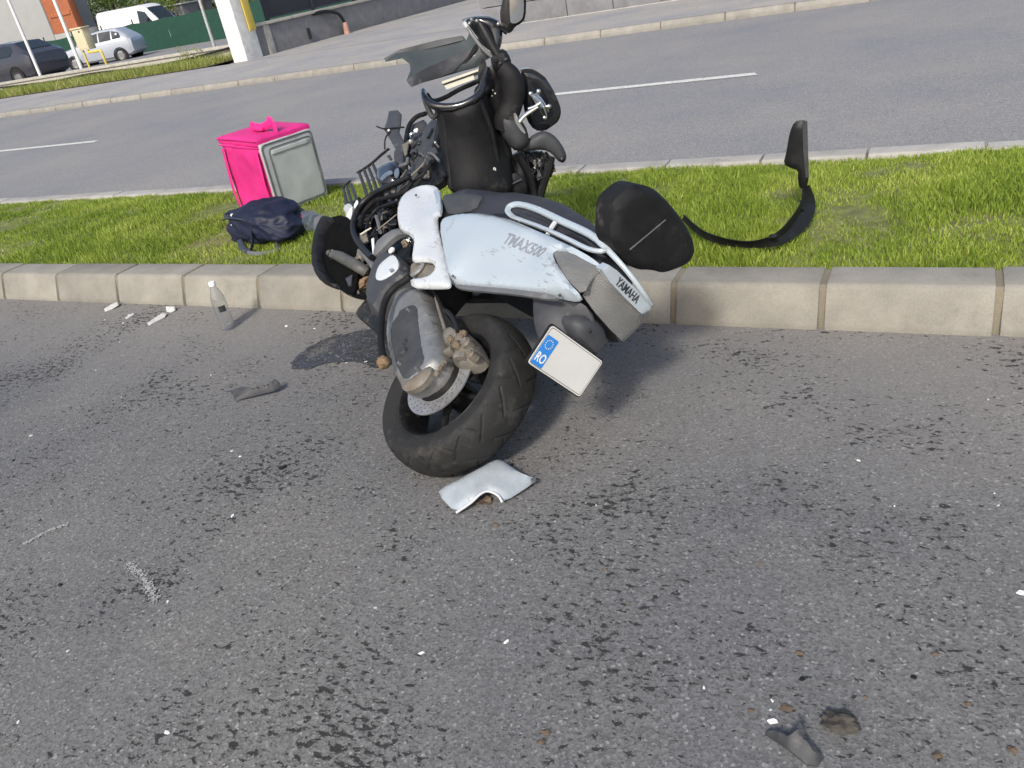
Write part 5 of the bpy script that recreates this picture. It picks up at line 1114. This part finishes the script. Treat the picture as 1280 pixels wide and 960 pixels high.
hatch = [(0, .62, .38, .56, .60, .5), (.08, .76, .28, .72, .76, .58), (.3, .82, .22, .84, .88, .64), (.85, .84, .2, .92, .98, .68), (1.0, .84, .2, .94, 1.02, .68), (1.75, .85, .2, .96, 1.44, .58), (2.4, .85, .2, .98, 1.50, .58), (3.1, .84, .2, 1.0, 1.46, .56), (3.55, .82, .24, 1.0, 1.12, .6), (3.72, .76, .34, .9, .96, .56), (3.78, .6, .42, .7, .74, .5)]
ho = gy(106, 80, 29)
r2, b2 = vehicle('parked_hatchback', 'carSilver', (ho.x, 28.2, .05), math.radians(205), hatch, (.72, 3.05), 'silver parked hatchback in front of the green mesh fence', 'car', .30,
    [[(1.2, .06), (1.75, .80), (2.15, .82), (2.15, .06)], [(2.22, .06), (2.22, .82), (2.8, .82), (2.8, .06)], [(2.87, .08), (2.87, .8), (3.2, .72), (3.3, .1)]], [(1.05, 1.72, .9, 'carglass', 'windscreen')])
for s in (1, -1): box('headlamp', 'white', b2, (-.16, s * .62, .66), (.24, .28, .14), Matrix.Rotation(s * -.5, 3, 'Z'), .04)
for s in (1, -1): box('door_mirror', 'carSilver', b2, (-1.25, s * .93, 1.02), (.12, .18, .13), None, .04)
van = [(0, .75, .45, .75, .8, .6), (.1, .92, .32, .95, 1.0, .7), (.8, .98, .28, 1.22, 1.3, .8), (1.7, 1.0, .28, 1.3, 2.25, .74), (2.1, 1.0, .28, 1.35, 2.42, .78), (5.7, 1.0, .28, 1.35, 2.46, .78), (5.85, .98, .3, 1.35, 2.4, .76), (5.9, .96, .35, 1.3, 2.34, .74)]
vo = gy(226, 30, 40)
r3, b3 = vehicle('delivery_van', 'vanWhite', (vo.x, 40, .1), math.radians(4), van, (1.0, 4.7), 'white panel van parked beyond the green mesh fence', 'van', .35,
    [[(1.2, .04), (1.75, .72), (2.3, .74), (2.3, .04)]], [(.85, 1.65, .86, 'carglass', 'windscreen')])
for s in (1, -1): box('door_mirror', 'black', b3, (-1.35, s * 1.12, 1.5), (.12, .2, .3), None, .04)

# grey building with brick infill, shed, trees -----------------------------------------------------
bl = empty('grey_building', Matrix.Translation((-75, 44, 0))); tag(bl, 'plain grey rendered building with exposed brick strip at the left', 'building')
e1 = gy(57, 20, 44).x + 75; e2 = gy(90, 20, 44).x + 75
blockbox('wall', 'bldg', -14, e1, 0, 4, 0, 7, bl, .02)
blockbox('brick_infill', 'brickpatch', e1 + .002, e2, .12, .7, 1.9, 7, bl, .02); blockbox('plinth', 'bldg', e1 + .002, e2 + 1.2, .05, .8, 0, 1.89, bl, .02)
blockbox('lintel', 'brickpatch', e1 + .3, e2 - .2, .05, .2, 3.0, 3.25, bl, .01)
sd = gy(205, 16, 48); sh = empty('grey_shed', Matrix.Translation((sd.x, 48, 0))); tag(sh, 'small grey corrugated shed just beyond the white van', 'shed')
blockbox('shed_wall', 'mgrey', -2.6, 2.0, 0, 3, 0, 2.25, sh, .02); blockbox('shed_roof', 'tin', -2.75, 2.15, -.15, 3.15, 2.25, 2.34, sh, .01)
for k in range(12): blockbox('sheet_rib', 'mgrey', -2.5 + .38 * k, -2.45 + .38 * k, -.03, .0, .1, 2.2, sh, .008)
def tree(origin, h, r, nl, seed, label, group):
    rg = np.random.default_rng(seed); root = empty('leafy_tree', Matrix.Translation(origin)); tag(root, label, 'tree', group)
    tr_ = tube('trunk', 'bark', root, [(0, 0, -.1), (.08, .05, h * .25), (-.05, .0, h * .5), (.05, 0, h * .8)], [.2, .16, .12, .05], seg=10)
    cs = []
    for k in range(26):
        a = rg.uniform(0, 6.28); q = rg.uniform(.2, 1) * r; z = h * rg.uniform(.12, 1.0); cs.append((q * math.cos(a), q * math.sin(a), z, rg.uniform(.5, 1.0) * r * .42))
        if k % 3 == 0: tube('limb', 'bark', tr_, [(0, 0, z * .55), (q * .5 * math.cos(a), q * .5 * math.sin(a), z * .8), (q * math.cos(a), q * math.sin(a), z)], [.07, .05, .02], seg=6)
    C = np.array(cs); pick = rg.integers(0, len(C), nl); d = rg.normal(size=(nl, 3)); d /= np.linalg.norm(d, axis=1)[:, None]
    P = C[pick, :3] + d * (C[pick, 3] * rg.uniform(.3, 1, nl) ** .5)[:, None]
    a = rg.normal(size=(nl, 3)); a /= np.linalg.norm(a, axis=1)[:, None]; b = np.cross(a, rg.normal(size=(nl, 3))); b /= np.linalg.norm(b, axis=1)[:, None]
    s = rg.uniform(.06, .13, nl)[:, None]; V = np.stack([P - a * s, P - b * s * .6, P + a * s, P + b * s * .6], 1).reshape(-1, 3)
    py_obj('crown', V.tolist(), [(4 * i, 4 * i + 1, 4 * i + 2, 4 * i + 3) for i in range(nl)], 'leaf', root, False, fix=False)
for k, (a, b, Y, h, r) in enumerate(((100, 40, 52, 7, 3.2), (122, 40, 56, 8, 3.4), (150, 30, 55, 7.5, 3.4), (185, 25, 54, 8, 3.6), (222, 20, 52, 7.5, 3.4), (255, 15, 50, 7, 3.2), (285, 15, 54, 8, 3.4))):
    q = gy(a, b, Y); tree((q.x, Y, 0), h, r, 5200, 40 + k, ('bushy green tree just beside the exposed brick strip', 'bushy green tree behind the white van', 'bushy green tree behind the white van', 'bushy green tree behind the small grey shed', 'bushy green tree behind the small grey shed', 'bushy green tree beyond the mesh fence near the white pillar', 'bushy green tree beyond the mesh fence near the white pillar')[k], 'trees beyond the parking lot')
# tall dry weed stalks above the low wall
for k, (a, b) in enumerate(((222, 58), (232, 60), (243, 57), (225, 66))):
    q = gy(a, b, 19.0); rt = empty('tall_weed', Matrix.Translation((q.x, 19.0, .11))); tag(rt, 'tall thin flowering weed rising before the low wall', 'weed', 'tall weeds by the low wall')
    tube('stalk', 'drygrass', rt, [(0, 0, 0), (.03, 0, .35), (-.02, 0, q.z - .1)], .008, seg=5)
    for j in range(7): lump('seed_head', 'drygrass', rt, (random.uniform(-.1, .1), random.uniform(-.1, .1), q.z - .12 - random.uniform(0, .3)), .025, j, .3, (1.4, 1, 1), 1)
